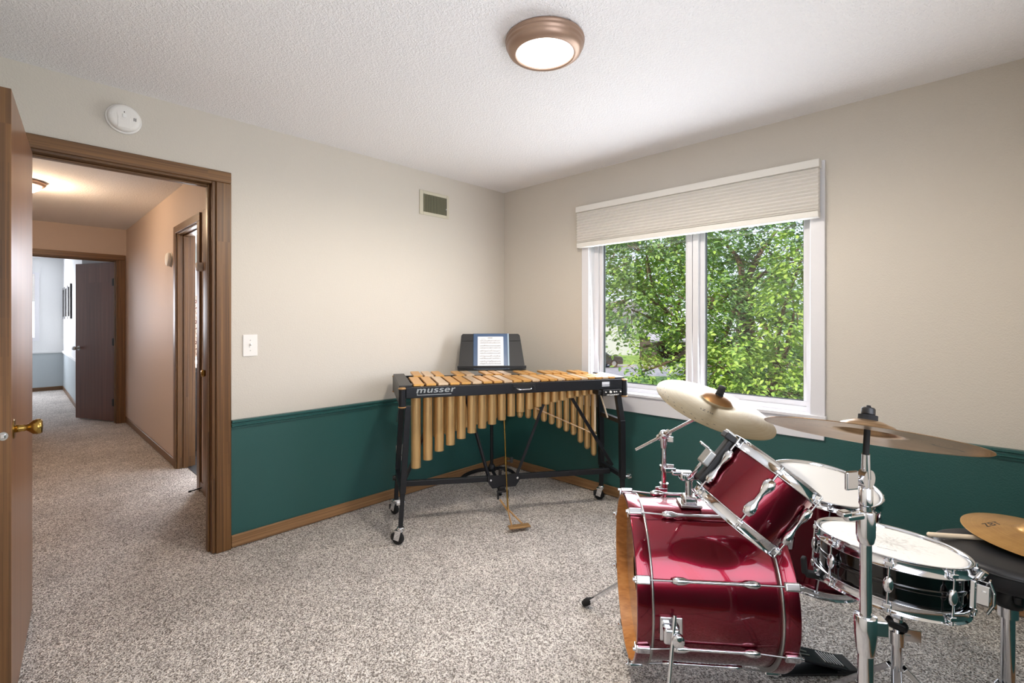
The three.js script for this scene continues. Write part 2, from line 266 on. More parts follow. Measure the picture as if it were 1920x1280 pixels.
  // bathroom shell with its window, tile floor, curtain and cabinet
  struct('wall_bath_end', [uvBox(span(-1.95, -1.75, 0, HGT, -3.22, -3.1)), uvBox(span(-0.95, -0.2, 0, HGT, -3.22, -3.1)), uvBox(span(-1.75, -0.95, 0, 1.0, -3.22, -3.1)), uvBox(span(-1.75, -0.95, 2.15, HGT, -3.22, -3.1))], M.farWhite);
  struct('wall_bath_right', uvBox(span(-0.3, -0.2, 0, HGT, -3.1, -1.1)), M.farWhite); struct('wall_bath_front', uvBox(span(-1.95, -0.2, 0, HGT, -1.16, -1.05)), M.farWhite);
  struct('floor_bath', uvBox(span(-2.0, -0.3, 0, 0.006, -3.1, -1.16)), std(0x2d3034, 0.4));
  const w4 = structGroup('window_4'); part('frame', [span(-1.8, -1.75, 0.95, 2.2, -3.1, -3.08), span(-0.95, -0.9, 0.95, 2.2, -3.1, -3.08), span(-1.75, -0.95, 2.15, 2.2, -3.1, -3.08), span(-1.75, -0.95, 0.95, 1.0, -3.1, -3.08)], M.vinyl, w4); part('pane', span(-1.75, -0.95, 1.0, 2.15, -3.16, -3.156), M.glass, w4);
  const cab = thing('bathroom_cabinet', 'black bathroom cabinet just inside the bathroom doorway', 'cabinet', [-1.62, 0.006, -2.75]);
  part('cabinet_body', rspan(-0.28, 0.25, 0, 0.82, -0.25, 0.25), M.black, cab); part('cabinet_top', rspan(-0.3, 0.27, 0.82, 0.86, -0.27, 0.27), M.offWhite, cab); part('door', rspan(-0.2, 0.2, 0.08, 0.78, 0.25, 0.265), M.black, cab);
  const n1 = noiseTile(128, 8), n2 = noiseTile(128, 3); const pat = new THREE.MeshStandardMaterial({ map: texture(128, (i) => (n1[i] * 0.7 + n2[i] * 0.5 > 0.62 ? [92, 70, 62] : [206, 190, 176]), 3), roughness: 0.9 });
  const tow = thing('patterned_towel', 'brown and cream patterned towel hanging inside the bathroom', 'towel', [-1.74, 0.92, -2.42]);
  const cloth = new THREE.PlaneGeometry(0.26, 0.6, 18, 6); { const p = cloth.attributes.position; for (let i = 0; i < p.count; i++) p.setZ(i, 0.018 * Math.sin(p.getX(i) * 70) * (1 - p.getY(i))); cloth.computeVertexNormals(); }
  part('cloth', cloth.translate(0, 0.32, 0), new THREE.MeshStandardMaterial({ map: pat.map, roughness: 0.9, side: THREE.DoubleSide }), tow); part('towel_bar', rod(V(-0.2, 0.63, 0), V(0.2, 0.63, 0), 0.008), M.chrome, tow);
  // hall fittings
  const lamp = thing('hall_ceiling_lamp', 'small bronze flush ceiling lamp with a glowing bowl in the hall', 'ceiling lamp', [-3.02, HGT, -2.56]);
  part('rim', lathe([[0, -0.001], [0.15, -0.001], [0.152, -0.02], [0.14, -0.035], [0.13, -0.037], [0.128, -0.02], [0, -0.02]]), M.bronzeRim, lamp);
  part('bowl', lathe([[0.128, -0.03], [0.115, -0.06], [0.08, -0.085], [0.04, -0.096], [0, -0.098]]), new THREE.MeshStandardMaterial({ color: 0xffffff, emissive: new THREE.Color(1, 0.9, 0.78), emissiveIntensity: 2.2, roughness: 0.5 }), lamp);
  const hl = new THREE.PointLight(0xffdcb4, 2.4); hl.position.set(-3.02, HGT - 0.14, -2.56); hl.castShadow = true; hl.shadow.radius = 4; scene.add(hl);
  const ch = thing('door_chime', 'white round chime box on the hall wall left of the bathroom doorway', 'chime', [HX, 1.845, -2.2]);
  part('chime_body', put(lathe([[0, 0.034], [0.05, 0.032], [0.06, 0.024], [0.062, 0.004], [0, 0.004]]), -0.006, 0, 0, 0, 0, Math.PI / 2), M.white, ch); part('back_plate', put(lathe([[0, 0.008], [0.064, 0.008], [0.064, 0], [0, 0]]), 0, 0, 0, 0, 0, Math.PI / 2), M.offWhite, ch);
  const kb = thing('round_wall_knob', 'small round white knob on the wall between the bathroom and closet doorways', 'wall knob', [HX, 1.696, -1.13]);
  part('knob', put(lathe([[0, 0.05], [0.028, 0.048], [0.033, 0.043], [0.033, 0.006], [0, 0.006]], 30), 0, 0, 0, 0, 0, Math.PI / 2), M.plate, kb); part('mount', put(lathe([[0, 0.006], [0.022, 0.006], [0.022, 0], [0, 0]], 24), 0, 0, 0, 0, 0, Math.PI / 2), M.satin, kb);
  const ds = thing('door_stop_spring', 'thin black spring door stop on the hall baseboard', 'door stop', [HX - 0.012, 0.04, -1.13]);
  part('spring', rod(V(0, 0, 0), V(-0.075, -0.006, 0.01), 0.0045), M.dark, ds); part('tip', rod(V(-0.07, -0.0055, 0.009), V(-0.085, -0.0065, 0.0115), 0.007), M.rubber, ds);
}

// ------------------------------------------------------------------ window in the right wall
{
  const g = structGroup('window_1');
  const cs = (z0, z1, y0, y1, x0 = -0.018, x1 = 0, r = 0.003) => rspan(x0, x1, y0, y1, z0, z1, r);
  part('casing', cs(0.863, wz0 + 0.003, 0.76, 2.165), M.vinyl, g); part('casing', cs(wz1 - 0.006, 2.464, 0.76, 2.165), M.vinyl, g); part('casing', cs(wz0, wz1, wy1 - 0.003, 2.165), M.vinyl, g);
  part('jamb_lining', [span(0, 0.14, wy0, wy1, wz0 - 0.001, wz0 + 0.012), span(0, 0.14, wy0, wy1, wz1 - 0.012, wz1 + 0.001), span(0, 0.14, wy1 - 0.012, wy1 + 0.001, wz0, wz1)], M.vinyl, g);
  part('stool', rspan(-0.03, 0.14, 0.757, 0.777, 0.856, 2.47), M.vinyl, g, 'white window stool');
  part('apron', rspan(-0.016, 0, 0.643, 0.757, 0.868, 2.46), M.vinyl, g, 'white apron board under the window');
  const mz0 = 1.672, mz1 = 1.752, zi0 = wz0 + 0.012, zi1 = wz1 - 0.012, fx0 = 0.045, fx1 = 0.115, gy0 = 0.835, gy1 = 2.05;
  part('outer_frame', [span(fx0, fx1, wy0, wy1 - 0.012, zi0, zi0 + 0.035), span(fx0, fx1, wy0, wy1 - 0.012, zi1 - 0.025, zi1), span(fx0, fx1, wy0, 0.805, zi0 + 0.035, zi1 - 0.025), span(fx0, fx1, 2.06, wy1 - 0.012, zi0 + 0.035, zi1 - 0.025)], M.vinyl, g);
  part('mullion', [rspan(0.04, 0.115, 0.8, 2.065, mz0, (mz0 + mz1) / 2 - 0.004), rspan(0.032, 0.115, 0.8, 2.065, (mz0 + mz1) / 2 + 0.002, mz1)], M.vinyl, g);
  for (const [a, b] of [[zi0 + 0.035, mz0], [mz1, zi1 - 0.025]]) {
    const s = part('sash', [rspan(0.06, 0.105, 0.805, gy0, a, b), rspan(0.06, 0.105, gy1, 2.06, a, b), rspan(0.06, 0.105, gy0, gy1, a, a + 0.03), rspan(0.06, 0.105, gy0, gy1, b - 0.018, b)], M.vinyl, g);
    part('pane', span(0.083, 0.087, gy0, gy1, a + 0.03, b - 0.018), M.glass, s);
    part('gasket', [span(0.076, 0.094, gy0, gy0 + 0.004, a + 0.03, b - 0.018), span(0.076, 0.094, gy0, gy1, a + 0.03, a + 0.034), span(0.076, 0.094, gy0, gy1, b - 0.022, b - 0.018)], std(0x55575a, 0.6), s);
  }
  // cellular shade, raised
  const sh = thing('cellular_shade', 'cream honeycomb pleated shade drawn up over the top of the window', 'window shade', [-0.02, 0, 0]);
  const z0 = 0.85, z1 = 2.45; part('head_rail', rspan(-0.06, 0, 2.118, 2.162, z0, z1), M.offWhite, sh);
  const y0 = 1.885, pl = []; let y = 2.118, k = 0;
  while (y > y0 + 0.001) { const h = Math.max(0.008, 0.021 - 0.013 * Math.max(0, k - 8) / 5), yb = Math.max(y0, y - h), ym = (y + yb) / 2; const s = new THREE.Shape(); s.moveTo(-0.044, y); s.lineTo(-0.055, ym + 0.001); s.lineTo(-0.055, ym - 0.001); s.lineTo(-0.044, yb); s.lineTo(-0.014, yb); s.lineTo(-0.004, ym); s.lineTo(-0.014, y); s.closePath();
    pl.push(new THREE.ExtrudeGeometry(s, { depth: z1 - z0 - 0.012, bevelEnabled: false }).translate(0, 0, z0 + 0.006)); y = yb; k++; }
  pl.forEach((q) => part('pleat', q, M.fabric, sh));
  part('bottom_rail', rspan(-0.056, -0.004, 1.85, y0, z0 + 0.004, z1 - 0.004, 0.006), M.offWhite, sh);
}
// window behind the camera
{
  const g = structGroup('window_2');
  part('frame', [span(bx0 - 0.065, bx0, by0 - 0.065, by1 + 0.065, 3.432, 3.45), span(bx1, bx1 + 0.065, by0 - 0.065, by1 + 0.065, 3.432, 3.45), span(bx0, bx1, by1, by1 + 0.065, 3.432, 3.45), span(bx0, bx1, by0 - 0.065, by0, 3.432, 3.45), span(-2.44, -2.36, by0, by1, 3.5, 3.55)], M.vinyl, g);
  part('pane', span(bx0, bx1, by0, by1, 3.53, 3.534), M.glass, g);
}
// ------------------------------------------------------------------ fittings on the left wall and the ceiling lamp
{
  const s = thing('smoke_detector', 'white round smoke detector high on the wall above the doorway', 'smoke detector', [-2.68, 2.293, 0]);
  const tz = (g) => g.rotateX(Math.PI / 2);
  part('base', tz(lathe([[0, 0.012], [0.068, 0.012], [0.072, 0.006], [0.072, 0], [0, 0]], 48)), M.plate, s);
  const b = part('body', tz(lathe([[0, 0.04], [0.045, 0.0395], [0.058, 0.036], [0.064, 0.028], [0.065, 0.016], [0.06, 0.012]], 48)), M.plate, s);
  part('battery_cover', [rbox(0.05, 0.062, 0.003, 0.006, -0.002, -0.022, 0.0398), put(new THREE.CylinderGeometry(0.028, 0.028, 0.003, 32), -0.002, 0.012, 0.0402, Math.PI / 2)], M.plate, b);
  part('test_button', rbox(0.014, 0.018, 0.004, 0.005, -0.002, 0.006, 0.0432), M.white, b); part('indicator', rbox(0.0035, 0.006, 0.002, 0.0008, -0.002, 0.024, 0.042), M.dark, b);
  for (let k = 0; k < 2; k++) part('sound_slot', rbox(0.0032, 0.016, 0.002, 0.001, 0.036 + k * 0.007, -0.002, 0.0392), M.dark, b);
  for (let k = 0; k < 4; k++) part('rib', rbox(0.002, 0.02 - k * 0.003, 0.002, 0.001, -0.038 - k * 0.006, 0.004, 0.039 - k * 0.0008), M.plate, b);
  const v = thing('air_vent', 'beige wall register with upright louvres near the corner', 'vent', [-0.775, 2.2, 0]);
  part('frame', [rspan(-0.142, -0.108, -0.093, 0.093, 0, 0.008), rspan(0.118, 0.142, -0.093, 0.093, 0, 0.008), rspan(-0.108, 0.118, 0.068, 0.093, 0, 0.008), rspan(-0.108, 0.118, -0.093, -0.068, 0, 0.008)], std(0xc9c4b0, 0.5), v);
  part('duct', span(-0.108, 0.118, -0.068, 0.068, 0.0002, 0.001), std(0x2c2a20, 0.8), v);
  for (let k = 0; k < 14; k++) part('louvre', box(0.0018, 0.136, 0.011, -0.1 + k * 0.0155, 0, 0.0065, 0, 0.5), std(0x8f8f78, 0.5), v);
  part('lever', rbox(0.004, 0.01, 0.008, 0.001, 0.112, -0.02, 0.01), M.white, v);
  const sw = thing('light_switch', 'white toggle light switch beside the doorway', 'light switch', [-2.103, 1.15, 0]);
  part('plate', rbox(0.078, 0.126, 0.007, 0.003, 0, 0, 0.0035), M.plate, sw); part('toggle', [rbox(0.011, 0.026, 0.004, 0.001, 0, 0, 0.008), rbox(0.0075, 0.012, 0.016, 0.002, 0, 0.005, 0.014, -0.5)], M.white, sw);
  for (const y of [-0.03, 0.03]) part('screw', put(new THREE.CylinderGeometry(0.003, 0.003, 0.002, 12), 0, y, 0.0072, Math.PI / 2), M.satin, sw);
  const ou = thing('wall_outlet', 'white double wall outlet behind the vibraphone leg', 'outlet', [-1.085, 0.323, 0]);
  part('plate', rbox(0.074, 0.118, 0.006, 0.003, 0, 0, 0.003), M.plate, ou);
  for (const y of [-0.021, 0.021]) { const so = part('socket', rbox(0.032, 0.028, 0.004, 0.006, 0, y, 0.0065), M.white, ou); for (const x of [-0.006, 0.006]) part('slot', box(0.002, 0.009, 0.001, x, y + 0.002, 0.0086), M.dark, so); }
  const l = thing('ceiling_lamp', 'round bronze flush ceiling lamp glowing white in the bedroom', 'ceiling lamp', [-1.555, HGT, 1.78]);
  part('rim', lathe([[0, -0.001], [0.158, -0.001], [0.161, -0.006], [0.161, -0.013], [0.156, -0.016], [0.159, -0.02], [0.158, -0.028], [0.152, -0.031], [0.154, -0.036], [0.147, -0.05], [0.136, -0.058], [0.121, -0.062], [0.117, -0.058], [0.117, -0.04], [0, -0.04]], 64), M.bronzeRim, l);
  part('diffuser', lathe([[0.118, -0.054], [0.09, -0.061], [0.05, -0.065], [0, -0.066]], 48), new THREE.MeshStandardMaterial({ color: 0xffffff, emissive: new THREE.Color(1, 0.96, 0.9), emissiveIntensity: 3, roughness: 0.5 }), l);
  const pl = new THREE.SpotLight(0xfff4e6, 9, 0, Math.PI / 2 * 0.99, 0.3); pl.position.set(-1.555, HGT - 0.085, 1.78); pl.target.position.set(-1.555, 0, 1.78); pl.castShadow = true; pl.shadow.radius = 5; scene.add(pl, pl.target);
}
// ------------------------------------------------------------------ the vibraphone
const font = await new FontLoader().loadAsync('fonts/droid/droid_sans_bold.typeface.json');
function lettering(text, size, depth = 0.0006, slant = 0, squeeze = 1) {
  const g = new TextGeometry(text, { font, size, depth, curveSegments: 3, bevelEnabled: false }); g.computeBoundingBox(); const b = g.boundingBox; g.translate(-(b.min.x + b.max.x) / 2, -(b.min.y + b.max.y) / 2, 0);
  g.applyMatrix4(new THREE.Matrix4().set(squeeze, slant, 0, 0, 0, 1, 0, 0, 0, 0, 1, 0, 0, 0, 0, 1)); return g;
}
{
  const A = W(-0.622, 2.75), VL = 1.423;
  const v = thing('vibraphone', 'black framed vibraphone with gold bars and gold resonator tubes in the room corner', 'vibraphone', A);
  v.rotation.y = -0.5108;                                             // local x runs along the front rail, local -z goes back to the corner
  const TOP = 0.909, LOW = 0.845;
  const depthAt = (x) => 0.66 - 0.30 * x / VL;                          // the frame narrows towards the high notes
  // rails
  const rail = part('front_rail', [rspan(0.012, VL - 0.012, LOW, TOP, -0.022, 0, 0.004)], M.blackMetal, v);
  const bk = (x) => V(x, (TOP + LOW) / 2, -depthAt(x));
  part('back_rail', bar(bk(0.02), bk(VL - 0.02), 0.02, TOP - LOW - 0.01), M.blackMetal, v);
  part('middle_rail', [bar(V(0.03, TOP - 0.018, -0.395), V(VL - 0.03, TOP - 0.018, -0.215), 0.016, 0.02), bar(V(0.03, TOP - 0.018, -0.425), V(VL - 0.03, TOP - 0.018, -0.245), 0.016, 0.02)], M.blackMetal, v);
  // end blocks with rounded corner posts and tan caps
  for (const [x, d] of [[-0.008, depthAt(0)], [VL + 0.008, depthAt(VL)]]) {
    const e = part('end_block', [rspan(x - 0.018, x + 0.018, 0.80, 0.905, -d, -0.015, 0.006), rbox(0.075, 0.012, d - 0.03, 0.004, x + (x < 0.5 ? 0.02 : -0.025), 0.913, -d / 2 - 0.005)], M.black, v);
    for (const z of [-0.012, -d]) { part('corner_post', rod(V(x, 0.797, z), V(x, 0.90, z), 0.021), M.blackMetal, e); part('corner_cap', put(lathe([[0, 0.012], [0.016, 0.011], [0.0235, 0.006], [0.0235, 0], [0, 0]], 20), x, 0.898, z), M.tan, e, 'tan corner cap'); part('corner_cap', put(lathe([[0, -0.012], [0.016, -0.011], [0.0235, -0.006], [0.0235, 0], [0, 0]], 20), x, 0.799, z), M.tan, e, 'tan corner cap'); }
  }
  // lettering, recessed handle, label, motor box
  const lg = lettering('musser', 0.031, 0.0006, 0.25, 1.5); part('maker_lettering', [lg.translate(0.185, 0.886, 0.0004), put(new THREE.BoxGeometry(0.2, 0.004, 0.0008), 0.175, 0.862, 0.0006), put(new THREE.BoxGeometry(0.004, 0.012, 0.0008), 0.077, 0.866, 0.0006)], M.satin, rail, 'silver lettering musser');
  const hp = part('handle_plate', rspan(0.655, 0.80, 0.858, 0.903, 0, 0.004, 0.002), M.black, rail); part('handle', tube([V(0.68, 0.876, 0.006), V(0.69, 0.872, 0.018), V(0.73, 0.871, 0.021), V(0.765, 0.872, 0.018), V(0.776, 0.876, 0.006)], 0.0045), M.chrome, hp); for (const cx of [0.667, 0.788]) part('catch', rbox(0.012, 0.02, 0.008, 0.002, cx, 0.88, 0.006), M.blackMetal, hp);
  part('rating_label', [put(new THREE.PlaneGeometry(0.055, 0.02), 1.29, 0.885, 0.0006), put(new THREE.PlaneGeometry(0.055, 0.006), 1.29, 0.868, 0.0006)], std(0xc9ccd2, 0.5), rail);
  const mb = part('motor_box', [rspan(1.262, 1.40, 0.803, 0.845, -0.09, 0.012, 0.004), rspan(1.235, 1.262, 0.808, 0.84, -0.085, 0.004, 0.006)], M.black, v, 'black motor control box with white dials');
  for (const [x, r] of [[1.283, 0.0045], [1.318, 0.0085], [1.345, 0.005], [1.36, 0.004], [1.39, 0.0045]]) part('dial', put(new THREE.CylinderGeometry(r * 0.85, r, 0.008, 18), x, 0.829, 0.015, Math.PI / 2), M.plate, mb);
  part('maker_lettering', lettering('musser', 0.010, 0.0006, 0.2, 1.8).translate(1.335, 0.810, 0.0122), M.plate, mb);
  part('power_cord', tube([V(-0.02, 0.80, -0.01), V(-0.03, 0.775, 0), V(-0.034, 0.74, 0.004), V(-0.04, 0.715, 0.004)], 0.0022, 12, 6), M.rubber, v);
  // bars: 22 naturals in front, 15 accidentals behind
  const p0 = 0.075, p1 = 0.0485, pitch = (i) => p0 + (p1 - p0) * i / 21; let x = 0.052; const edge = [x];
  for (let i = 0; i < 22; i++) { x += pitch(i); edge.push(x); }
  const scaleX = (VL - 0.05 - 0.052) / (edge[22] - 0.052), ex = (i) => 0.052 + (edge[i] - 0.052) * scaleX, cxs = (i) => (ex(i) + ex(i + 1)) / 2;
  const natLen = (i) => 0.365 - 0.165 * i / 21, accLen = (i) => 0.275 - 0.12 * i / 21;
  const barGeo = (w, len) => { const s = new THREE.Shape(); s.moveTo(-w / 2, 0); s.lineTo(w / 2, 0); s.lineTo(w / 2, 0.010); s.lineTo(w / 2 - 0.0018, 0.012); s.lineTo(-w / 2 + 0.0018, 0.012); s.lineTo(-w / 2, 0.010); s.closePath(); return new THREE.ExtrudeGeometry(s, { depth: len, bevelEnabled: false }); };
  for (let i = 0; i < 22; i++) {
    const w = pitch(i) * scaleX * 0.8, len = natLen(i), z = -0.022 - len;
    part('natural_bar', barGeo(w, len).translate(cxs(i), 0.912, z), i % 3 === 2 ? M.goldBarPale : M.goldBar, v);
    const acc = [0, 1, 2, 4, 5].includes(i % 7) && i < 21;
    if (acc) { const la = accLen(i); part('accidental_bar', barGeo(w, la).translate(ex(i + 1) , 0.916, -0.055 - len - la), i % 4 === 1 ? M.goldBarPale : M.goldBar, v); }
  }
  const posts = []; for (let i = 0; i <= 22; i++) for (const z of [-0.06, -natLen(Math.min(i, 21)) - 0.0]) posts.push(rod(V(ex(i), 0.9, z), V(ex(i), 0.921, z), 0.003, 0.003, 8));
  part('bar_posts', posts, M.chrome, v, 'small silver posts between the bars');
  // damper bar between the rows
  part('damper_bar', bar(V(0.04, 0.897, -0.41), V(VL - 0.04, 0.897, -0.23), 0.03, 0.008), M.felt, v);
  // resonators
  const frontLow = [0.382, 0.428, 0.478, 0.512, 0.548, 0.58, 0.606, 0.628, 0.652, 0.674, 0.698, 0.715, 0.728, 0.742, 0.755, 0.764, 0.778, 0.786, 0.792, 0.797, 0.80, 0.803];
  const pipe = (r, lo, hi, capRound) => lathe([[0, lo], ...(capRound ? [[r * 0.5, lo + r * 0.1], [r * 0.85, lo + r * 0.5], [r, lo + r]] : [[r * 0.97, lo], [r, lo + 0.003]]), [r, hi], [r - 0.0015, hi], [r - 0.0015, lo + 0.04], [0, lo + 0.039]], 20);
  for (let i = 0; i < 22; i++) part('resonator_tube', pipe(0.0305 - 0.0085 * i / 21, frontLow[i], 0.888, false).translate(cxs(i), 0, -0.022 - natLen(i) * 0.5), M.tubeGold, v);
  for (let i = 0; i < 22; i++) {
    const u = i / 21, lo = i < 11 ? 0.62 - 0.2 * Math.pow((11 - i) / 11, 1.5) : [0.6, 0.594, 0.584, 0.568, 0.546, 0.518, 0.492, 0.466, 0.41, 0.365, 0.315][i - 11];
    part('resonator_tube', pipe(0.0255 - 0.004 * u, lo, 0.885, true).translate(ex(i + 1) - 0.004, 0, -0.055 - natLen(i) - accLen(i) * 0.5), M.tubeGold, v);
  }
  part('resonator_channel', [bar(V(0.05, 0.845, -0.022 - natLen(0) * 0.5 + 0.033), V(VL - 0.05, 0.845, -0.022 - natLen(21) * 0.5 + 0.027), 0.004, 0.025), bar(V(0.05, 0.85, -0.022 - natLen(0) * 0.5 - 0.033), V(VL - 0.05, 0.85, -0.022 - natLen(21) * 0.5 - 0.027), 0.004, 0.025)], M.tubeGold, v);
  const rodPts = [V(0.948, 0.670, -0.395), V(1.372, 0.474, -0.292)];
  const dr = part('tube_tie_rod', rod(rodPts[0], rodPts[1], 0.0045), M.goldBarPale, v, 'pale brass tie rod across the tubes'); for (let k = 0; k < 8; k++) { const q = rodPts[0].clone().lerp(rodPts[1], (k + 0.5) / 8); part('tie_clip', sphere(0.0065, q.x, q.y, q.z + 0.004, 1, 1, 1, 8), M.tubeGold, dr); }
  // leg frames
  const knob = (p, s) => [rod(p.clone().add(V(0, 0, 0)), p.clone().add(V(s * 0.035, 0, 0)), 0.006), rod(p.clone().add(V(s * 0.028, 0, 0)), p.clone().add(V(s * 0.046, 0, 0)), 0.018, 0.016, 10)];
  function caster(x, z, turn) {
    const c = new THREE.Group(); c.name = 'caster'; v.add(c); c.position.set(x, 0, z); c.rotation.y = turn;
    part('wheel', put(lathe([[0, -0.013], [0.026, -0.013], [0.034, -0.009], [0.036, 0], [0.034, 0.009], [0.026, 0.013], [0, 0.013]], 24), 0.015, 0.036, 0, Math.PI / 2), M.rubber, c);
    part('fork', [rbox(0.05, 0.006, 0.036, 0.002, 0.008, 0.081, 0), rbox(0.034, 0.055, 0.003, 0.001, 0.014, 0.056, 0.0175, 0, 0, 0.25), rbox(0.034, 0.055, 0.003, 0.001, 0.014, 0.056, -0.0175, 0, 0, 0.25), rod(V(0.015, 0.036, -0.02), V(0.015, 0.036, 0.02), 0.005), put(lathe([[0, 0.02], [0.018, 0.02], [0.022, 0.012], [0.022, 0], [0, 0]], 18), 0, 0.084, 0)], M.chrome, c);
    if (turn > 1) part('brake', rbox(0.03, 0.035, 0.03, 0.004, 0.04, 0.045, 0), M.black, c);
    return c;
  }
  const zl = [-0.02, -0.47], zr = [-0.03, -0.29];
  for (const [lx, zs, s] of [[-0.005, zl, -1], [VL - 0.01, zr, 1]]) {
    zs.forEach((z, k) => {
      const bow = (k ? 1 : -1) * (s > 0 ? 0.02 : 0.0), L = part('leg', s < 0 ? [bar(V(lx + 0.03, 0.80, z), V(lx + 0.0, 0.30, z), 0.034, 0.034), bar(V(lx, 0.31, z), V(lx - 0.012, 0.10, z), 0.026, 0.026)] : [bar(V(lx - 0.02, 0.80, z), V(lx, 0.62, z - bow), 0.036, 0.036), bar(V(lx, 0.635, z - bow), V(lx + 0.005, 0.25, z - bow), 0.036, 0.036), bar(V(lx + 0.005, 0.27, z - bow), V(lx + 0.005, 0.10, z - bow), 0.026, 0.026)], M.blackMetal, v);
      part('height_knob', knob(V(lx + (s < 0 ? 0.012 : 0.02), s < 0 ? 0.245 : 0.26, z - bow), s), k ? M.black : M.chrome, L);
      caster(lx + (s < 0 ? -0.012 : 0.005), z - bow, [[2.6, 2.2], [0.4, 2.5]][s < 0 ? 0 : 1][k]);
    });
    part('leg_crossbar', bar(V(lx, s < 0 ? 0.29 : 0.625, zs[0]), V(lx, s < 0 ? 0.29 : 0.625, zs[1]), 0.03, 0.03), M.blackMetal, v); if (s > 0) part('leg_crossbar', bar(V(lx, 0.27, zs[0]), V(lx, 0.27, zs[1]), 0.028, 0.028), M.blackMetal, v);
  }
  // lower beam, gusset and braces
  const bz = -0.22, by = 0.262;
  part('lower_beam', [bar(V(0.0, by + 0.018, bz - 0.02), V(0.60, by, bz), 0.03, 0.034), bar(V(0.70, by, bz), V(VL - 0.02, by - 0.004, bz + 0.06), 0.03, 0.034)], M.blackMetal, v);
  const gs = new THREE.Shape(); gs.moveTo(0.545, 0.285); gs.lineTo(0.76, 0.285); gs.lineTo(0.765, 0.25); gs.lineTo(0.735, 0.205); gs.lineTo(0.575, 0.205); gs.lineTo(0.545, 0.25); gs.closePath();
  const gp = part('gusset', new THREE.ExtrudeGeometry(gs, { depth: 0.012, bevelEnabled: false }).translate(0, 0, bz + 0.014), M.blackMetal, v);
  for (const bx of [0.565, 0.745]) part('bolt', put(new THREE.CylinderGeometry(0.007, 0.007, 0.006, 12), bx, 0.26, bz + 0.028, Math.PI / 2), M.chrome, gp);
  part('brace', bar(V(0.56, 0.27, bz - 0.01), V(0.42, 0.84, bz - 0.16), 0.018, 0.018), M.blackMetal, v);
  part('brace', bar(V(0.745, 0.27, bz + 0.01), V(0.955, 0.845, bz + 0.07), 0.018, 0.018), M.blackMetal, v);
  part('brace', bar(V(1.07, 0.845, bz + 0.07), V(VL - 0.01, 0.30, bz + 0.08), 0.02, 0.02), M.blackMetal, v);
  part('brace', bar(V(0.02, 0.29, bz - 0.02), V(0.17, 0.55, -0.42), 0.018, 0.018), M.blackMetal, v);
  part('beam_knob', knob(V(0.635, 0.315, bz), 1).concat([rod(V(0.635, 0.27, bz), V(0.635, 0.32, bz), 0.01)]), M.black, v);
  // pedal
  const pd = part('pedal', [bar(V(0.612, 0.15, bz + 0.075), V(0.655, 0.085, bz + 0.11), 0.008, 0.012), bar(V(0.665, 0.15, bz + 0.075), V(0.66, 0.085, bz + 0.11), 0.008, 0.012), bar(V(0.655, 0.09, bz + 0.11), V(0.65, 0.028, bz + 0.22), 0.009, 0.01), bar(V(0.66, 0.09, bz + 0.11), V(0.725, 0.028, bz + 0.2), 0.009, 0.01), rbox(0.135, 0.012, 0.045, 0.004, 0.695, 0.028, bz + 0.225)], M.tan, v, 'gold Y shaped damper pedal with a brown footplate');
  part('yoke', [rbox(0.075, 0.012, 0.02, 0.003, 0.638, 0.19, bz + 0.05), rbox(0.01, 0.05, 0.02, 0.003, 0.606, 0.168, bz + 0.055), rbox(0.01, 0.05, 0.02, 0.003, 0.67, 0.168, bz + 0.055), rbox(0.04, 0.02, 0.02, 0.003, 0.638, 0.205, bz + 0.035)], M.black, pd);
  part('pull_rod', [rod(V(0.655, 0.09, bz + 0.11), V(0.648, 0.87, bz + 0.02), 0.005), rod(V(0.652, 0.37, bz + 0.078), V(0.652, 0.41, bz + 0.073), 0.009)], M.brass, pd); part('rod_clamp', [rod(V(0.652, 0.39, bz + 0.075), V(0.685, 0.39, bz + 0.075), 0.005), rbox(0.02, 0.035, 0.016, 0.004, 0.69, 0.395, bz + 0.075)], M.black, pd);
  const toRoom = (p) => p.applyAxisAngle(UP, v.rotation.y).add(A);
  // two mallets stuck under the motor box
  [[V(1.262, 0.842, -0.10), V(1.262, 0.55, -0.10)], [V(1.30, 0.835, -0.12), V(1.372, 0.632, -0.13)]].forEach(([a, b], k) => {
    const m = thing('mallet', ['thin wooden mallet hanging straight down below the motor box', 'thin wooden mallet leaning against the crossbar below the motor box'][k], 'mallet', toRoom(b.clone()), 'mallets under the vibraphone');
    const d = toRoom(a.clone()).sub(m.position); part('shaft', rod(V(0, 0, 0), d, 0.0055, 0.005, 10), M.stick, m); part('mallet_head', aim(new THREE.SphereGeometry(0.014, 12, 8), d, d), M.whiteFelt, m);
  });
}
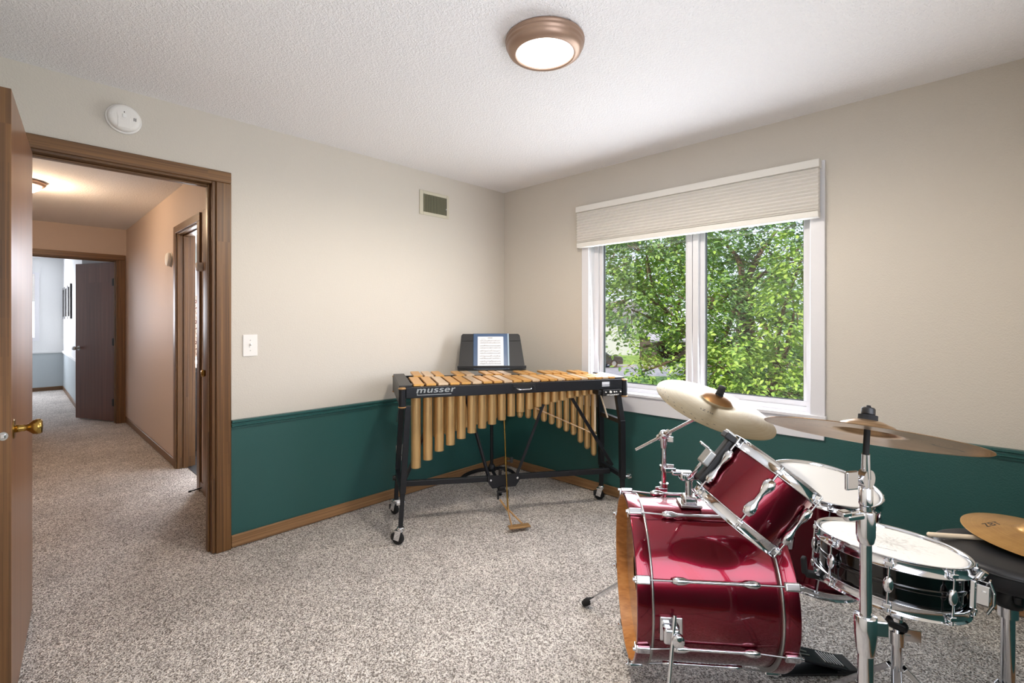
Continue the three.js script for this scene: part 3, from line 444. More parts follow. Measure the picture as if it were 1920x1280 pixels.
// ------------------------------------------------------------------ music stand with folder and sheet
{
  const s = thing('music_stand', 'black music stand with a wide tilted desk behind the vibraphone', 'music stand', W(-0.159, 3.75));
  s.rotation.y = Math.atan2(-FWD.x, -FWD.z) + 0.06;                     // local +z faces the player
  const dk = V(0, 1.045, 0.0), tilt = -0.42;
  const desk = part('desk', [rbox(0.52, 0.30, 0.004, 0.0019, 0, 0, 0)].map((g) => g.rotateX(tilt).translate(dk.x, dk.y, dk.z)), std(0x0e0f12, 0.5), s);
  // trim the desk to a trapezium with cut corners
  { const sh = new THREE.Shape(); sh.moveTo(-0.26, -0.15); sh.lineTo(0.26, -0.15); sh.lineTo(0.225, 0.14); sh.lineTo(0.212, 0.155); sh.lineTo(-0.228, 0.155); sh.lineTo(-0.24, 0.14); sh.closePath(); desk.geometry = clean(new THREE.ExtrudeGeometry(sh, { depth: 0.003, bevelEnabled: false }).rotateX(tilt).translate(dk.x, dk.y, dk.z)); }
  const on = (x, y, z) => V(x, y, z).applyAxisAngle(V(1, 0, 0), tilt).add(dk);
  part('stiffening_rib', bar(on(-0.236, 0.095, 0.005), on(0.23, 0.095, 0.005), 0.004, 0.004), M.blackMetal, desk);
  part('desk_lip', [bar(on(-0.262, -0.15, 0.03), on(0.262, -0.15, 0.03), 0.06, 0.004), bar(on(-0.262, -0.142, 0.06), on(0.262, -0.142, 0.06), 0.004, 0.022)], M.black, s);
  part('pole', [rod(V(0, 0.12, -0.03), V(0, 0.62, -0.03), 0.013), rod(V(0, 0.6, -0.03), V(0, 1.0, -0.03), 0.009), rod(V(0, 0.6, -0.03), V(0, 0.64, -0.03), 0.017)], M.blackMetal, s);
  part('desk_clamp', [rbox(0.05, 0.05, 0.03, 0.006, 0, 1.0, -0.025)], M.black, s);
  const bs = part('base_hub', put(lathe([[0, 0.1], [0.02, 0.1], [0.032, 0.075], [0.035, 0.05], [0, 0.05]], 20), 0, 0.06, -0.03), M.blackMetal, s);
  for (const a of [1.35, 3.45, 5.55]) part('leg', tube([V(0.02 * Math.cos(a), 0.12, -0.03 + 0.02 * Math.sin(a)), V(0.12 * Math.cos(a), 0.1, -0.03 + 0.12 * Math.sin(a)), V(0.22 * Math.cos(a), 0.055, -0.03 + 0.22 * Math.sin(a)), V(0.27 * Math.cos(a), 0.012, -0.03 + 0.27 * Math.sin(a))], 0.014), M.blackMetal, s);
  s.updateMatrixWorld(true);
  const fold = thing('folder', 'navy blue folder standing open on the music stand desk', 'folder'); fold.applyMatrix4(s.matrixWorld);
  const flat = (g) => g.rotateX(tilt).translate(dk.x, dk.y, dk.z);
  part('back_cover', flat(rbox(0.275, 0.30, 0.004, 0.0015, -0.008, 0.005, 0.007)), std(0x24405f, 0.5), fold);
  part('pocket_sleeve', flat(rbox(0.27, 0.295, 0.002, 0.0009, -0.006, 0.004, 0.011)), std(0x2c4f78, 0.35), fold); part('spine', flat(rbox(0.012, 0.30, 0.010, 0.003, 0.13, 0.004, 0.01)), std(0x9fb4c4, 0.4), fold);
  const cv = document.createElement('canvas'); cv.width = 512; cv.height = 640; const c = cv.getContext('2d'); c.fillStyle = '#f1f3f6'; c.fillRect(0, 0, 512, 640);
  c.fillStyle = '#222'; c.fillRect(206, 22, 100, 10); c.fillStyle = '#555'; c.fillRect(60, 52, 90, 4); c.strokeStyle = '#4a4d52'; c.lineWidth = 1.2;
  for (let st = 0; st < 10; st++) { const y = 80 + st * 54 + (st % 2 ? -8 : 0); for (let k = 0; k < 5; k++) { c.beginPath(); c.moveTo(42, y + k * 5); c.lineTo(470, y + k * 5); c.stroke(); } for (let x = 66; x < 462; x += 8 + rnd() * 22) { const h = y + (rnd() * 6 | 0) * 3.4; c.fillStyle = '#25272b'; c.beginPath(); c.ellipse(x, h, 3.8, 2.9, -0.3, 0, 7); c.fill(); c.fillRect(x + 3, h - 16, 1.4, 16); if (rnd() > 0.5) c.fillRect(x + 3, h - 16, 14, 3); } for (const bx of [42, 150, 258, 366, 470]) c.fillRect(bx, y, 1.6, 20); }
  const tx = new THREE.CanvasTexture(cv); tx.colorSpace = THREE.SRGBColorSpace;
  const sheet = thing('sheet_music', 'white printed music page clipped to the navy folder', 'sheet music'); sheet.applyMatrix4(s.matrixWorld);
  part('page', flat(new THREE.PlaneGeometry(0.195, 0.255).translate(-0.012, 0.0, 0.0135)), new THREE.MeshStandardMaterial({ map: tx, roughness: 0.7 }), sheet); part('page_behind', flat(rbox(0.2, 0.252, 0.0008, 0.0003, -0.008, 0.001, 0.0126)), std(0xeceff2, 0.8), sheet);
}
// ------------------------------------------------------------------ drums
function basis(o, y, xHint) {                                          // turn a group so that its local y is the drum's axis
  const Y = y.clone().normalize(), Z = new THREE.Vector3().crossVectors(xHint, Y).normalize(), X = new THREE.Vector3().crossVectors(Y, Z);
  o.quaternion.setFromRotationMatrix(new THREE.Matrix4().makeBasis(X, Y, Z)); return o;
}
const dirOf = (r, f, u) => V(0, 0, 0).addScaledVector(RIGHT, r).addScaledVector(FWD, f).addScaledVector(UP, u);
const around = (g, a) => g.rotateY(a);                                  // geometry built at +x, turned round the axis
const hoopGeo = (R, y, s) => lathe([[R - 0.004, y - s * 0.016], [R + 0.006, y - s * 0.016], [R + 0.0075, y - s * 0.013], [R + 0.001, y - s * 0.008], [R, y + s * 0.006], [R + 0.001, y + s * 0.011], [R + 0.006, y + s * 0.014], [R + 0.005, y + s * 0.016], [R - 0.004, y + s * 0.014], [R - 0.005, y], [R - 0.004, y - s * 0.016]], 72);
const lugLong = (len, r) => lathe([[0, -len / 2], [r * 0.7, -len / 2 + 0.003], [r, -len / 2 + len * 0.14], [r * 0.85, -len / 2 + len * 0.26], [r * 0.42, -len * 0.1], [r * 0.42, len * 0.1], [r * 0.85, len / 2 - len * 0.26], [r, len / 2 - len * 0.14], [r * 0.7, len / 2 - 0.003], [0, len / 2]], 16).scale(0.7, 1, 1);
function tensionRod(R, y0, y1, r = 0.0028) { return rod(V(R, y0, 0), V(R, y1, 0), r, r, 8); }
function smallDrum({ name, label, R, D, mat, lugs, lugStyle, phase = 0, headTop = M.head }) {
  const g = thing(name, label, 'drum');
  part('shell', lathe([[R - 0.006, 0.004], [R, 0.004], [R, D - 0.004], [R - 0.006, D - 0.004], [R - 0.006, 0.004]], 72), mat, g);
  part('batter_head', lathe([[0, D + 0.0025], [R - 0.012, D + 0.0025], [R - 0.002, D + 0.001], [R + 0.001, D - 0.006]], 64), headTop, g, 'white drum head');
  part('resonant_head', lathe([[R + 0.001, 0.006], [R - 0.002, -0.001], [0, -0.0025]], 64), M.head, g);
  const H = R + 0.006; part('top_hoop', hoopGeo(H, D - 0.006, 1), M.chrome, g); part('bottom_hoop', hoopGeo(H, 0.006, -1), M.chrome, g);
  for (let k = 0; k < lugs; k++) {
    const a = phase + k / lugs * Math.PI * 2;
    if (lugStyle === 'long') {
      const l = part('lug', around(lugLong(D * 0.62, 0.0165).translate(R + 0.011, D / 2, 0), a), M.chrome, g);
      for (const [y0, y1] of [[D * 0.8, D + 0.006], [-0.006, D * 0.2]]) part('tension_rod', around(tensionRod(R + 0.0145, y0, y1), a), M.chrome, l);
      for (const y of [D - 0.012, 0.012]) part('hoop_ear', around(rbox(0.014, 0.01, 0.018, 0.003, R + 0.0135, y, 0), a), M.chrome, l);
    } else {
      const l = part('lug', [around(sphere(0.02, R + 0.013, D / 2, 0, 0.45, 1.1, 0.62, 16), a), around(rod(V(R, D / 2, 0), V(R + 0.012, D / 2, 0), 0.007), a)], M.chrome, g);
      part('tension_rod', around(tensionRod(R + 0.015, -0.008, D + 0.008, 0.003), a), M.chrome, l); for (const y of [D - 0.008, 0.008]) part('hoop_ear', around(rbox(0.012, 0.012, 0.02, 0.003, R + 0.0135, y, 0), a), M.chrome, l);
    }
  }
  return g;
}
// bass drum: local +y points out of its front, local +z is up, local -x is the side towards the camera
{
  const L = 0.49, R = 0.2645, g = thing('bass_drum', 'metallic red bass drum lying on its side with an open maple rimmed front', 'drum', W(0.664, 1.7547, 0.364));
  const Y = dirOf(-1, 0.095, 0).normalize(), Z = UP, X = new THREE.Vector3().crossVectors(Y, Z);
  g.quaternion.setFromRotationMatrix(new THREE.Matrix4().makeBasis(X, Y, Z));
  const hy = L / 2, hw = 0.048;
  part('shell', lathe([[R - 0.007, -hy + hw], [R, -hy + hw], [R, hy - hw], [R - 0.007, hy - hw], [R - 0.007, -hy + hw]], 96), M.red, g);
  part('front_hoop', lathe([[R + 0.002, hy - hw + 0.003], [R + 0.0145, hy - hw + 0.003], [R + 0.0155, hy - 0.003], [R + 0.014, hy], [R + 0.006, hy]], 96), M.red, g);
  part('hoop_lining', lathe([[R + 0.0062, hy], [R + 0.003, hy - 0.001], [R + 0.002, hy - hw + 0.004]], 96), M.maple, g, 'bare maple inside of the front hoop');
  part('shell_lining', lathe([[R - 0.0075, hy - hw], [R - 0.0075, -hy + hw]], 96), M.maple, g);
  part('front_head', lathe([[R + 0.002, hy - hw + 0.004], [R - 0.012, hy - hw + 0.006], [0.07, hy - hw + 0.006]], 64), M.clearHead, g, 'clear plastic front head with a hole');
  part('rear_hoop', lathe([[R + 0.004, -hy], [R + 0.014, -hy], [R + 0.0155, -hy + 0.003], [R + 0.0145, -hy + hw - 0.003], [R + 0.002, -hy + hw - 0.003], [R + 0.002, -hy]], 96), M.red, g);
  part('batter_head', lathe([[R + 0.002, -hy + 0.012], [0, -hy + 0.012]], 64), M.head, g);
  for (const y of [hy - hw - 0.001, -hy + hw + 0.001]) part('head_collar', lathe([[R + 0.001, y - 0.0045], [R + 0.0125, y - 0.0045], [R + 0.0145, y], [R + 0.0125, y + 0.0045], [R + 0.001, y + 0.0045]], 96), M.satin, g, 'pale metal ring between hoop and shell');
  for (let k = 0; k < 8; k++) {
    const a = (23 + 45 * k) * Math.PI / 180, rot = (q) => q.rotateY(Math.PI + a);  // at +x, turned so that a is the height angle on the camera's side (lathe axis y: +x -> -x, up)
    const l = part('lug', rot(lathe([[0, -0.135], [0.008, -0.132], [0.0125, -0.118], [0.0115, -0.098], [0.0052, -0.08], [0.0052, 0.08], [0.0115, 0.098], [0.0125, 0.118], [0.008, 0.132], [0, 0.135]], 16).translate(R + 0.0125, 0, 0)), M.chrome, g);
    for (const s of [1, -1]) {
      part('tension_rod', rot(rod(V(R + 0.0125, s * 0.13, 0), V(R + 0.021, s * (hy - 0.016), 0), 0.0028, 0.0028, 8)), M.satin, l);
      part('claw_hook', [rot(rbox(0.014, 0.046, 0.026, 0.005, R + 0.0215, s * (hy - 0.02), 0)), rot(rbox(0.022, 0.006, 0.02, 0.002, R + 0.0135, s * (hy + 0.0035), 0)), rot(rod(V(R + 0.021, s * (hy + 0.001), 0), V(R + 0.021, s * (hy + 0.012), 0), 0.006))], M.chrome, l);
    }
  }
  // spurs with their brackets, one each side
  for (const s of [-1, 1]) {
    const sx = s * (R + 0.004), sy = 0.14, sz = -0.035;
    const br = part('spur_bracket', [rbox(0.008, 0.07, 0.075, 0.004, sx, sy, sz), rbox(0.03, 0.05, 0.05, 0.01, sx + s * 0.018, sy + 0.004, sz - 0.008), put(lathe([[0, 0.02], [0.017, 0.018], [0.02, 0.01], [0.02, 0], [0, 0]], 20), sx + s * 0.03, sy - 0.012, sz - 0.012, 0, 0, -s * Math.PI / 2)], M.chrome, g, 'chrome spur bracket');
    const foot = V(s * 0.42, 0.2, -0.352); part('spur_leg', rod(V(sx + s * 0.012, sy - 0.008, sz + 0.05), foot, 0.0065), M.chrome, br); part('spur_tip', rod(foot.clone().lerp(V(sx, sy, sz), 0.1), foot, 0.012, 0.011), M.rubber, br);
  }
  // tom holder on top
  const h = part('tom_holder_base', [rbox(0.075, 0.075, 0.012, 0.004, -0.02, 0.02, R + 0.004), rbox(0.055, 0.05, 0.03, 0.01, -0.02, 0.02, R + 0.02), rod(V(-0.02, 0.02, R + 0.02), V(-0.02, 0.02, R + 0.10), 0.0135)], M.chrome, g, 'chrome tom holder');
  part('holder_clamp', [rbox(0.045, 0.05, 0.03, 0.01, -0.02, 0.03, R + 0.105), rbox(0.03, 0.035, 0.014, 0.005, -0.02, 0.065, R + 0.115), rod(V(-0.045, 0.03, R + 0.105), V(0.0, 0.03, R + 0.105), 0.012)], M.chrome, h); part('wing_bolt', [rbox(0.006, 0.04, 0.016, 0.003, -0.02, 0.085, R + 0.122)], M.chrome, h); part('clamp_insert', put(new THREE.CylinderGeometry(0.014, 0.014, 0.02, 18), -0.02, 0.002, R + 0.105), M.black, h);
}
// rack tom, tipped towards the player
const tomAxis = dirOf(0.614, -0.022, 0.789).normalize(), tomMid = W(0.723, 1.43, 0.779);
{
  const D = 0.197, g = smallDrum({ name: 'rack_tom', label: 'small metallic red tom tipped over above the bass drum', R: 0.127, D, mat: M.red, lugs: 6, lugStyle: 'long', phase: Math.PI / 6 });
  basis(g, tomAxis, dirOf(0.1, -1, 0)); g.position.copy(tomMid).addScaledVector(tomAxis, -D / 2);
  const toLocal = (p) => p.clone().sub(g.position).applyQuaternion(g.quaternion.clone().invert());
  const side = toLocal(tomMid.clone().add(dirOf(-0.789, 0.1, 0.614).normalize().multiplyScalar(0.127)));
  const a = Math.atan2(-side.z, side.x), R = 0.127, rot = (q) => around(q, a);
  const b = part('mount_bracket', [rot(rbox(0.03, 0.16, 0.032, 0.006, R + 0.016, D * 0.55, 0)), rot(rbox(0.035, 0.02, 0.04, 0.004, R + 0.03, D * 0.95, 0))], M.black, g, 'black tom mount bracket with chrome clamp');
  part('bracket_clamp', [rot(rbox(0.025, 0.05, 0.045, 0.006, R + 0.043, D * 0.5, 0)), rot(rbox(0.028, 0.012, 0.03, 0.003, R + 0.032, D * 1.0, 0))], M.satin, b); part('wing_bolt', rot(rbox(0.03, 0.008, 0.02, 0.003, R + 0.07, D * 0.62, 0)), M.chrome, b);
  // bent arm from the bass drum's holder into the bracket
  g.updateMatrixWorld(true);
  const end = rot(new THREE.BufferGeometry().setFromPoints([V(R + 0.045, D * 0.62, 0), V(R + 0.045, D * 0.1, 0)])).attributes.position, e0 = V(end.getX(0), end.getY(0), end.getZ(0)), e1 = V(end.getX(1), end.getY(1), end.getZ(1));
  const hold = toLocal(W(0.633, 1.715, 0.733));
  part('tom_arm', tube([e0, e0.clone().lerp(e1, 0.6), e1.clone().lerp(hold, 0.35), hold], 0.0055, 30), M.chrome, g);
}
{ // floor tom
  const D = 0.35, g = smallDrum({ name: 'floor_tom', label: 'metallic red floor tom with white head next to the green wall', R: 0.179, D, mat: M.red, lugs: 8, lugStyle: 'long', phase: 0.35 });
  const ax = dirOf(0.058, -0.153, 1).normalize(); basis(g, ax, RIGHT); g.position.copy(W(1.198, 1.848, 0.667)).addScaledVector(ax, -D);
  g.updateMatrixWorld(true); const inv = g.matrixWorld.clone().invert();
  for (const a of [0.5, 2.6, 4.7]) {
    const p = V(Math.cos(a) * 0.197, 0, Math.sin(a) * 0.197), w = p.clone().applyMatrix4(g.matrixWorld), w2 = V(w.x, 0.012, w.z).applyMatrix4(inv), top = V(Math.cos(a) * 0.197, 0.24, Math.sin(a) * 0.197);
    const leg = part('leg', tube([top, p, p.clone().lerp(w2, 0.5), w2], 0.005, 16), M.chrome, g); part('leg_bracket', rbox(0.03, 0.05, 0.03, 0.006, p.x * 0.96, 0.16, p.z * 0.96), M.chrome, leg); part('rubber_foot', sphere(0.014, w2.x, w2.y, w2.z), M.rubber, leg);
  }
  part('tension_key', [rod(V(-0.15, D + 0.004, 0.11), V(-0.15, D + 0.03, 0.11), 0.0045), rod(V(-0.166, D + 0.03, 0.11), V(-0.134, D + 0.03, 0.11), 0.003)], M.chrome, g);
}
const snareN = dirOf(0.102, 0.058, 1).normalize(), snareMid = W(1.13, 1.433, 0.63);
{ // snare drum
  const D = 0.125, R = 0.174, g = smallDrum({ name: 'snare_drum', label: 'black nickel snare drum with chrome hoops and white head', R, D, mat: M.blackShell, lugs: 8, lugStyle: 'tube', phase: 0.12 });
  basis(g, snareN, RIGHT); g.position.copy(snareMid).addScaledVector(snareN, -D);
  part('shell_bead', lathe([[R, D / 2 - 0.007], [R + 0.0035, D / 2 - 0.004], [R + 0.0035, D / 2 + 0.004], [R, D / 2 + 0.007]], 72), M.blackShell, g);
  const a = -0.85, rot = (q) => around(q, a), t = part('strainer', [rot(rbox(0.016, 0.075, 0.05, 0.005, R + 0.01, D / 2, 0)), rot(rbox(0.026, 0.05, 0.005, 0.002, R + 0.03, D / 2 + 0.006, 0.021)), rot(rbox(0.026, 0.05, 0.005, 0.002, R + 0.03, D / 2 + 0.006, -0.021))], M.chrome, g, 'chrome snare strainer lever');
  part('throw_lever', [rot(rbox(0.006, 0.034, 0.026, 0.003, R + 0.046, D * 0.72, 0, 0, 0, 0.35)), rot(rbox(0.006, 0.036, 0.028, 0.003, R + 0.05, D * 0.5, 0)), rot(rbox(0.006, 0.034, 0.024, 0.003, R + 0.045, D * 0.28, 0, 0, 0, -0.4))], M.chrome, t); part('lever_pivot', rot(rod(V(R + 0.032, D * 0.6, -0.03), V(R + 0.032, D * 0.6, 0.03), 0.005)), M.chrome, t); part('adjust_knob', rot(rod(V(R + 0.02, D * 0.82, 0), V(R + 0.03, D * 1.0, 0), 0.009)), M.chrome, t);
  part('snare_butt', around(rbox(0.018, 0.04, 0.045, 0.005, R + 0.01, D * 0.4, 0), a + Math.PI), M.chrome, g);
  for (let k = 0; k < 14; k++) { const s = (k - 6.5) * 0.005; part('snare_wire', rod(V(-R + 0.02, -0.0045, s), V(R - 0.02, -0.0045, s), 0.0009, 0.0009, 5), M.satin, g); }
  for (const m of g.children.filter((q) => q.name === 'snare_wire')) m.rotation.y = a;
  const cv = document.createElement('canvas'); cv.width = cv.height = 512; const c = cv.getContext('2d'); c.fillStyle = '#e4e1da'; c.fillRect(0, 0, 512, 512);
  for (let i = 0; i < 900; i++) { const q = rnd() * 6.28, w = Math.sqrt(-2 * Math.log(rnd() + 1e-6)) * 52; c.fillStyle = 'rgba(120,116,108,' + (0.04 + rnd() * 0.07) + ')'; c.beginPath(); c.ellipse(256 + Math.cos(q) * w * 1.3, 250 + Math.sin(q) * w, 3 + rnd() * 9, 2 + rnd() * 3, q, 0, 7); c.fill(); }
  c.fillStyle = '#2a2a2a'; c.strokeStyle = '#2a2a2a'; c.lineWidth = 2.5; c.save(); c.translate(150, 330); c.rotate(0.5); c.beginPath(); for (let k = 0; k < 7; k++) { c.moveTo(k * 9, 0); c.quadraticCurveTo(k * 9 + 4, -12 + (k % 3) * 3, k * 9 + 7, 0); } c.stroke(); c.restore();
  const tx = new THREE.CanvasTexture(cv); tx.colorSpace = THREE.SRGBColorSpace; const hd = g.children.find((m) => m.name === 'batter_head'), p = hd.geometry.attributes.position, uv = hd.geometry.attributes.uv;
  for (let i = 0; i < p.count; i++) uv.setXY(i, 0.5 + p.getX(i) / 0.37, 0.5 - p.getZ(i) / 0.37); hd.material = new THREE.MeshStandardMaterial({ map: tx, roughness: 0.65 });
}
function tripod(g, c, r, yTop, angles, feet = true) {                   // double-braced flat legs round a stand's foot
  angles.forEach((a) => {
    const d = V(Math.cos(a), 0, Math.sin(a)), q = new THREE.Vector3(-d.z, 0, d.x).multiplyScalar(0.009), foot = d.clone().multiplyScalar(r).add(c).setY(0.022), top = d.clone().multiplyScalar(0.018).add(c).setY(yTop), low = d.clone().multiplyScalar(0.016).add(c).setY(yTop - 0.16);
    const l = part('leg', [bar(top.clone().add(q), foot.clone().add(q), 0.003, 0.014), bar(top.clone().sub(q), foot.clone().sub(q), 0.003, 0.014)], M.chrome, g); const mid = top.clone().lerp(foot, 0.45);
    part('brace', [bar(low, mid, 0.012, 0.003)], M.chrome, l); if (feet) part('rubber_foot', aim(lathe([[0, -0.026], [0.012, -0.024], [0.016, -0.01], [0.0165, 0.006], [0.013, 0.012], [0.009, 0.024], [0, 0.024]], 14), foot.clone().setY(0.026), foot.clone().sub(top).negate().normalize()), M.rubber, l);
  });
}
const wing = (x, y, z, a = 0, s = 1) => [put(rbox(0.034 * s, 0.03 * s, 0.007, 0.003), x + Math.cos(a) * 0.026, y, z - Math.sin(a) * 0.026, 0, a, 0), rod(V(x, y, z), V(x + Math.cos(a) * 0.02, y, z - Math.sin(a) * 0.02), 0.005)];
const aYaw = (r, f) => { const d = dirOf(r, f, 0); return Math.atan2(-d.z, d.x); };   // turn about y that points +x along (right, forward)
{ // snare stand
  const base = W(1.15, 1.43), g = thing('snare_stand', 'chrome snare stand with black rubber basket grips under the snare drum', 'drum stand', base), lo = snareMid.clone().addScaledVector(snareN, -0.125).sub(base), hub = V(0, lo.y - 0.075, 0);
  part('lower_tube', rod(V(0, 0.12, 0), V(0, 0.36, 0), 0.0135), M.chrome, g); part('upper_tube', rod(V(0, 0.34, 0), hub.clone().setY(hub.y - 0.02), 0.0095), M.chrome, g);
  const cl = part('height_clamp', [rod(V(0, 0.33, 0), V(0, 0.37, 0), 0.019), rbox(0.03, 0.026, 0.024, 0.006, 0.02, 0.352, 0)], M.chrome, g); part('wing_nut', wing(0.03, 0.35, 0.01, aYaw(1, -0.3), 1.3), M.chrome, cl);
  const ti = part('basket_hub', [rod(hub.clone().add(V(0, -0.03, 0)), hub.clone().add(V(0, 0.02, 0)), 0.016), rbox(0.04, 0.03, 0.03, 0.006, hub.x, hub.y - 0.005, hub.z)], M.chrome, g); part('tilt_knob', [put(rbox(0.055, 0.03, 0.03, 0.012), hub.x, hub.y - 0.042, hub.z, 0, aYaw(1, -0.5), -0.3)], M.black, ti);
  for (const [r, f] of [[-0.9, 0.35], [0.98, -0.1], [0.25, 1]]) {
    const d = dirOf(r, f, 0).normalize(), tip = lo.clone().addScaledVector(d, 0.188); tip.y += d.dot(snareN) / -snareN.y * 0.188 + 0.004;
    const out = tip.clone().addScaledVector(d, 0.012), arm = part('basket_arm', [bar(hub, tip.clone().addScaledVector(UP, -0.028), 0.016, 0.006), bar(tip.clone().addScaledVector(UP, -0.03).addScaledVector(d, -0.02), out.clone().addScaledVector(UP, -0.024), 0.014, 0.006)], M.chrome, g);
    part('rubber_grip', [bar(tip.clone().addScaledVector(UP, -0.021).addScaledVector(d, -0.045), out.clone().addScaledVector(UP, -0.021).addScaledVector(d, 0.012), 0.026, 0.018, 0.005), bar(out.clone().addScaledVector(UP, -0.02).addScaledVector(d, 0.012), out.clone().addScaledVector(UP, 0.03).addScaledVector(d, 0.016), 0.026, 0.014, 0.005)], M.rubber, arm);
  }
  tripod(g, V(0, 0, 0), 0.24, 0.26, [aYaw(1, -0.2), aYaw(-0.5, 1), aYaw(-0.6, -0.8)].map((a) => -a));
}
// ------------------------------------------------------------------ cymbals and their stands
function cymbalTexture(tint, marks) {
  const n = 1024, cv = document.createElement('canvas'); cv.width = cv.height = n; const c = cv.getContext('2d'); c.fillStyle = tint[0]; c.fillRect(0, 0, n, n);
  for (let r = 40; r < 512; r += 1.5) { c.strokeStyle = 'rgba(' + (rnd() > 0.5 ? tint[1] : tint[2]) + ',' + (0.03 + rnd() * 0.1) + ')'; c.lineWidth = 1 + rnd() * 1.6; c.beginPath(); c.arc(512, 512, r, 0, 7); c.stroke(); }
  for (let i = 0; i < 90; i++) { const a = rnd() * 6.28, r = 150 + rnd() * 340; c.fillStyle = 'rgba(' + tint[2] + ',0.05)'; c.beginPath(); c.ellipse(512 + Math.cos(a) * r, 512 + Math.sin(a) * r, 30 + rnd() * 50, 20 + rnd() * 20, a, 0, 7); c.fill(); }
  marks(c); const t = new THREE.CanvasTexture(cv); t.colorSpace = THREE.SRGBColorSpace; return t;
}
function cymbal(name, label, R, bell, bow, mat, group) {
  const g = thing(name, label, 'cymbal', [0, 0, 0], group), top = [[0.006, bow + bell * 0.44], [bell * 0.45, bow + bell * 0.4], [bell * 0.8, bow + bell * 0.25], [bell * 0.96, bow + bell * 0.07], [bell * 1.08, bow * 0.98]];
  for (let k = 1; k <= 12; k++) { const t = k / 12; top.push([bell * 1.08 + (R - bell * 1.08) * t, bow * (1 - Math.pow(t, 1.5)) * 0.98]); }
  const prof = [...top, ...top.slice().reverse().map(([r, y]) => [r, y - 0.0016])], geo = clean(lathe(prof, 96)), p = geo.attributes.position, uv = geo.attributes.uv;
  for (let i = 0; i < p.count; i++) uv.setXY(i, 0.5 + p.getX(i) / (2.04 * R), 0.5 - p.getZ(i) / (2.04 * R));
  part('plate', geo, mat, g); return g;
}
const crashN = dirOf(0.256, -0.308, 1).normalize(), crashMid = W(0.798, 1.887, 0.955);
{
  const tx = cymbalTexture(['#988b6f', '222,210,186', '130,98,66'], (c) => { c.fillStyle = '#8f6a45'; c.beginPath(); c.arc(512, 512, 128, 0, 7); c.fill(); c.fillStyle = 'rgba(30,26,24,0.85)'; for (let k = 0; k < 60; k++) { const a = k / 60 * 6.283; for (const r of [440, 470]) { c.save(); c.translate(512 + Math.cos(a) * r, 512 + Math.sin(a) * r); c.rotate(a + 1.57); if ((k + (r > 450 ? 1 : 0)) % 2 && k % 60 > 18) c.fillRect(-8, -2.5, 16, 5); c.restore(); } } c.font = 'italic bold 40px serif'; for (const a of [2.2]) { c.save(); c.translate(512 + Math.cos(a) * 300, 512 + Math.sin(a) * 300); c.rotate(a - 1.57); for (const [x0, x1, y0, y1] of [[-60, -52, -12, 12], [-40, -22, -12, -12], [-22, -38, -12, 12], [-38, -18, 12, 12], [0, 4, -12, 12], [14, 34, -10, 12], [34, 44, -12, 10]]) { c.lineWidth = 5; c.strokeStyle = 'rgba(30,26,24,0.85)'; c.beginPath(); c.moveTo(x0, y0); c.lineTo(x1, y1); c.stroke(); } c.restore(); } });
  const g = cymbal('crash_cymbal', 'pale bronze crash cymbal tilted in front of the window', 0.229, 0.06, 0.028, new THREE.MeshStandardMaterial({ map: tx, roughness: 0.36, metalness: 0.95 }));
  basis(g, crashN, RIGHT); g.position.copy(crashMid).addScaledVector(crashN, -0.0);
  part('felt', rod(V(0, 0.046, 0), V(0, 0.058, 0), 0.017, 0.015), M.felt, g);
  // boom stand
  const base = W(0.651, 2.05), s = thing('boom_cymbal_stand', 'chrome boom stand behind the bass drum holding the tilted crash cymbal', 'cymbal stand', base), L = (p) => p.clone().sub(base);
  part('lower_tube', rod(V(0, 0.1, 0), V(0, 0.58, 0), 0.0135), M.chrome, s); part('upper_tube', rod(V(0, 0.56, 0), V(0, 0.79, 0), 0.0115), M.chrome, s);
  const c1 = part('tube_clamp', [rod(V(0, 0.565, 0), V(0, 0.60, 0), 0.0185), rbox(0.04, 0.018, 0.02, 0.005, -0.012, 0.575, 0, 0, aYaw(1, 0))], M.chrome, s); part('wing_nut', wing(0, 0.572, 0, aYaw(-1, -0.3)), M.chrome, c1);
  const c2 = part('tube_clamp', [rod(V(0, 0.655, 0), V(0, 0.675, 0), 0.0175)], M.chrome, s); part('wing_nut', wing(0, 0.668, 0, aYaw(1, -0.3), 0.9), M.chrome, c2);
  const hub = V(0, 0.805, 0), tip = L(crashMid.clone().addScaledVector(crashN, -0.012)), dir = tip.clone().sub(hub).normalize(), tail = hub.clone().addScaledVector(dir, -0.165);
  const th = part('boom_tilter', [put(sphere(0.024, 0, 0, 0, 1, 0.9, 0.9, 18), hub.x, hub.y, hub.z), rod(V(0, 0.75, 0), V(0, 0.80, 0), 0.0135, 0.019), rod(hub.clone().addScaledVector(dir, -0.03), hub.clone().addScaledVector(dir, 0.03), 0.014)], M.chrome, s); part('wing_nut', wing(0, 0.79, 0, aYaw(1, -0.6), 0.8), M.chrome, th);
  part('boom_arm', rod(tail, tip, 0.0062), M.chrome, s); part('cymbal_rod', rod(tip, L(crashMid.clone().addScaledVector(crashN, 0.078)), 0.0035), M.chrome, s);
  part('top_nut', aim(lathe([[0, 0], [0.013, 0], [0.0155, 0.006], [0.0135, 0.012], [0.0155, 0.018], [0.0135, 0.024], [0.014, 0.032], [0, 0.034]], 12), L(crashMid.clone().addScaledVector(crashN, 0.058)), crashN), M.rubber, s, 'black knurled cymbal nut');
  tripod(s, V(0, 0, 0), 0.33, 0.27, [aYaw(-0.94, 0.34), aYaw(0.9, 0.5), aYaw(0.1, 1)].map((a) => -a));
}
const rideN = dirOf(0.216, 0.209, 1).normalize(), rideMid = W(0.79, 1.065, 1.04);
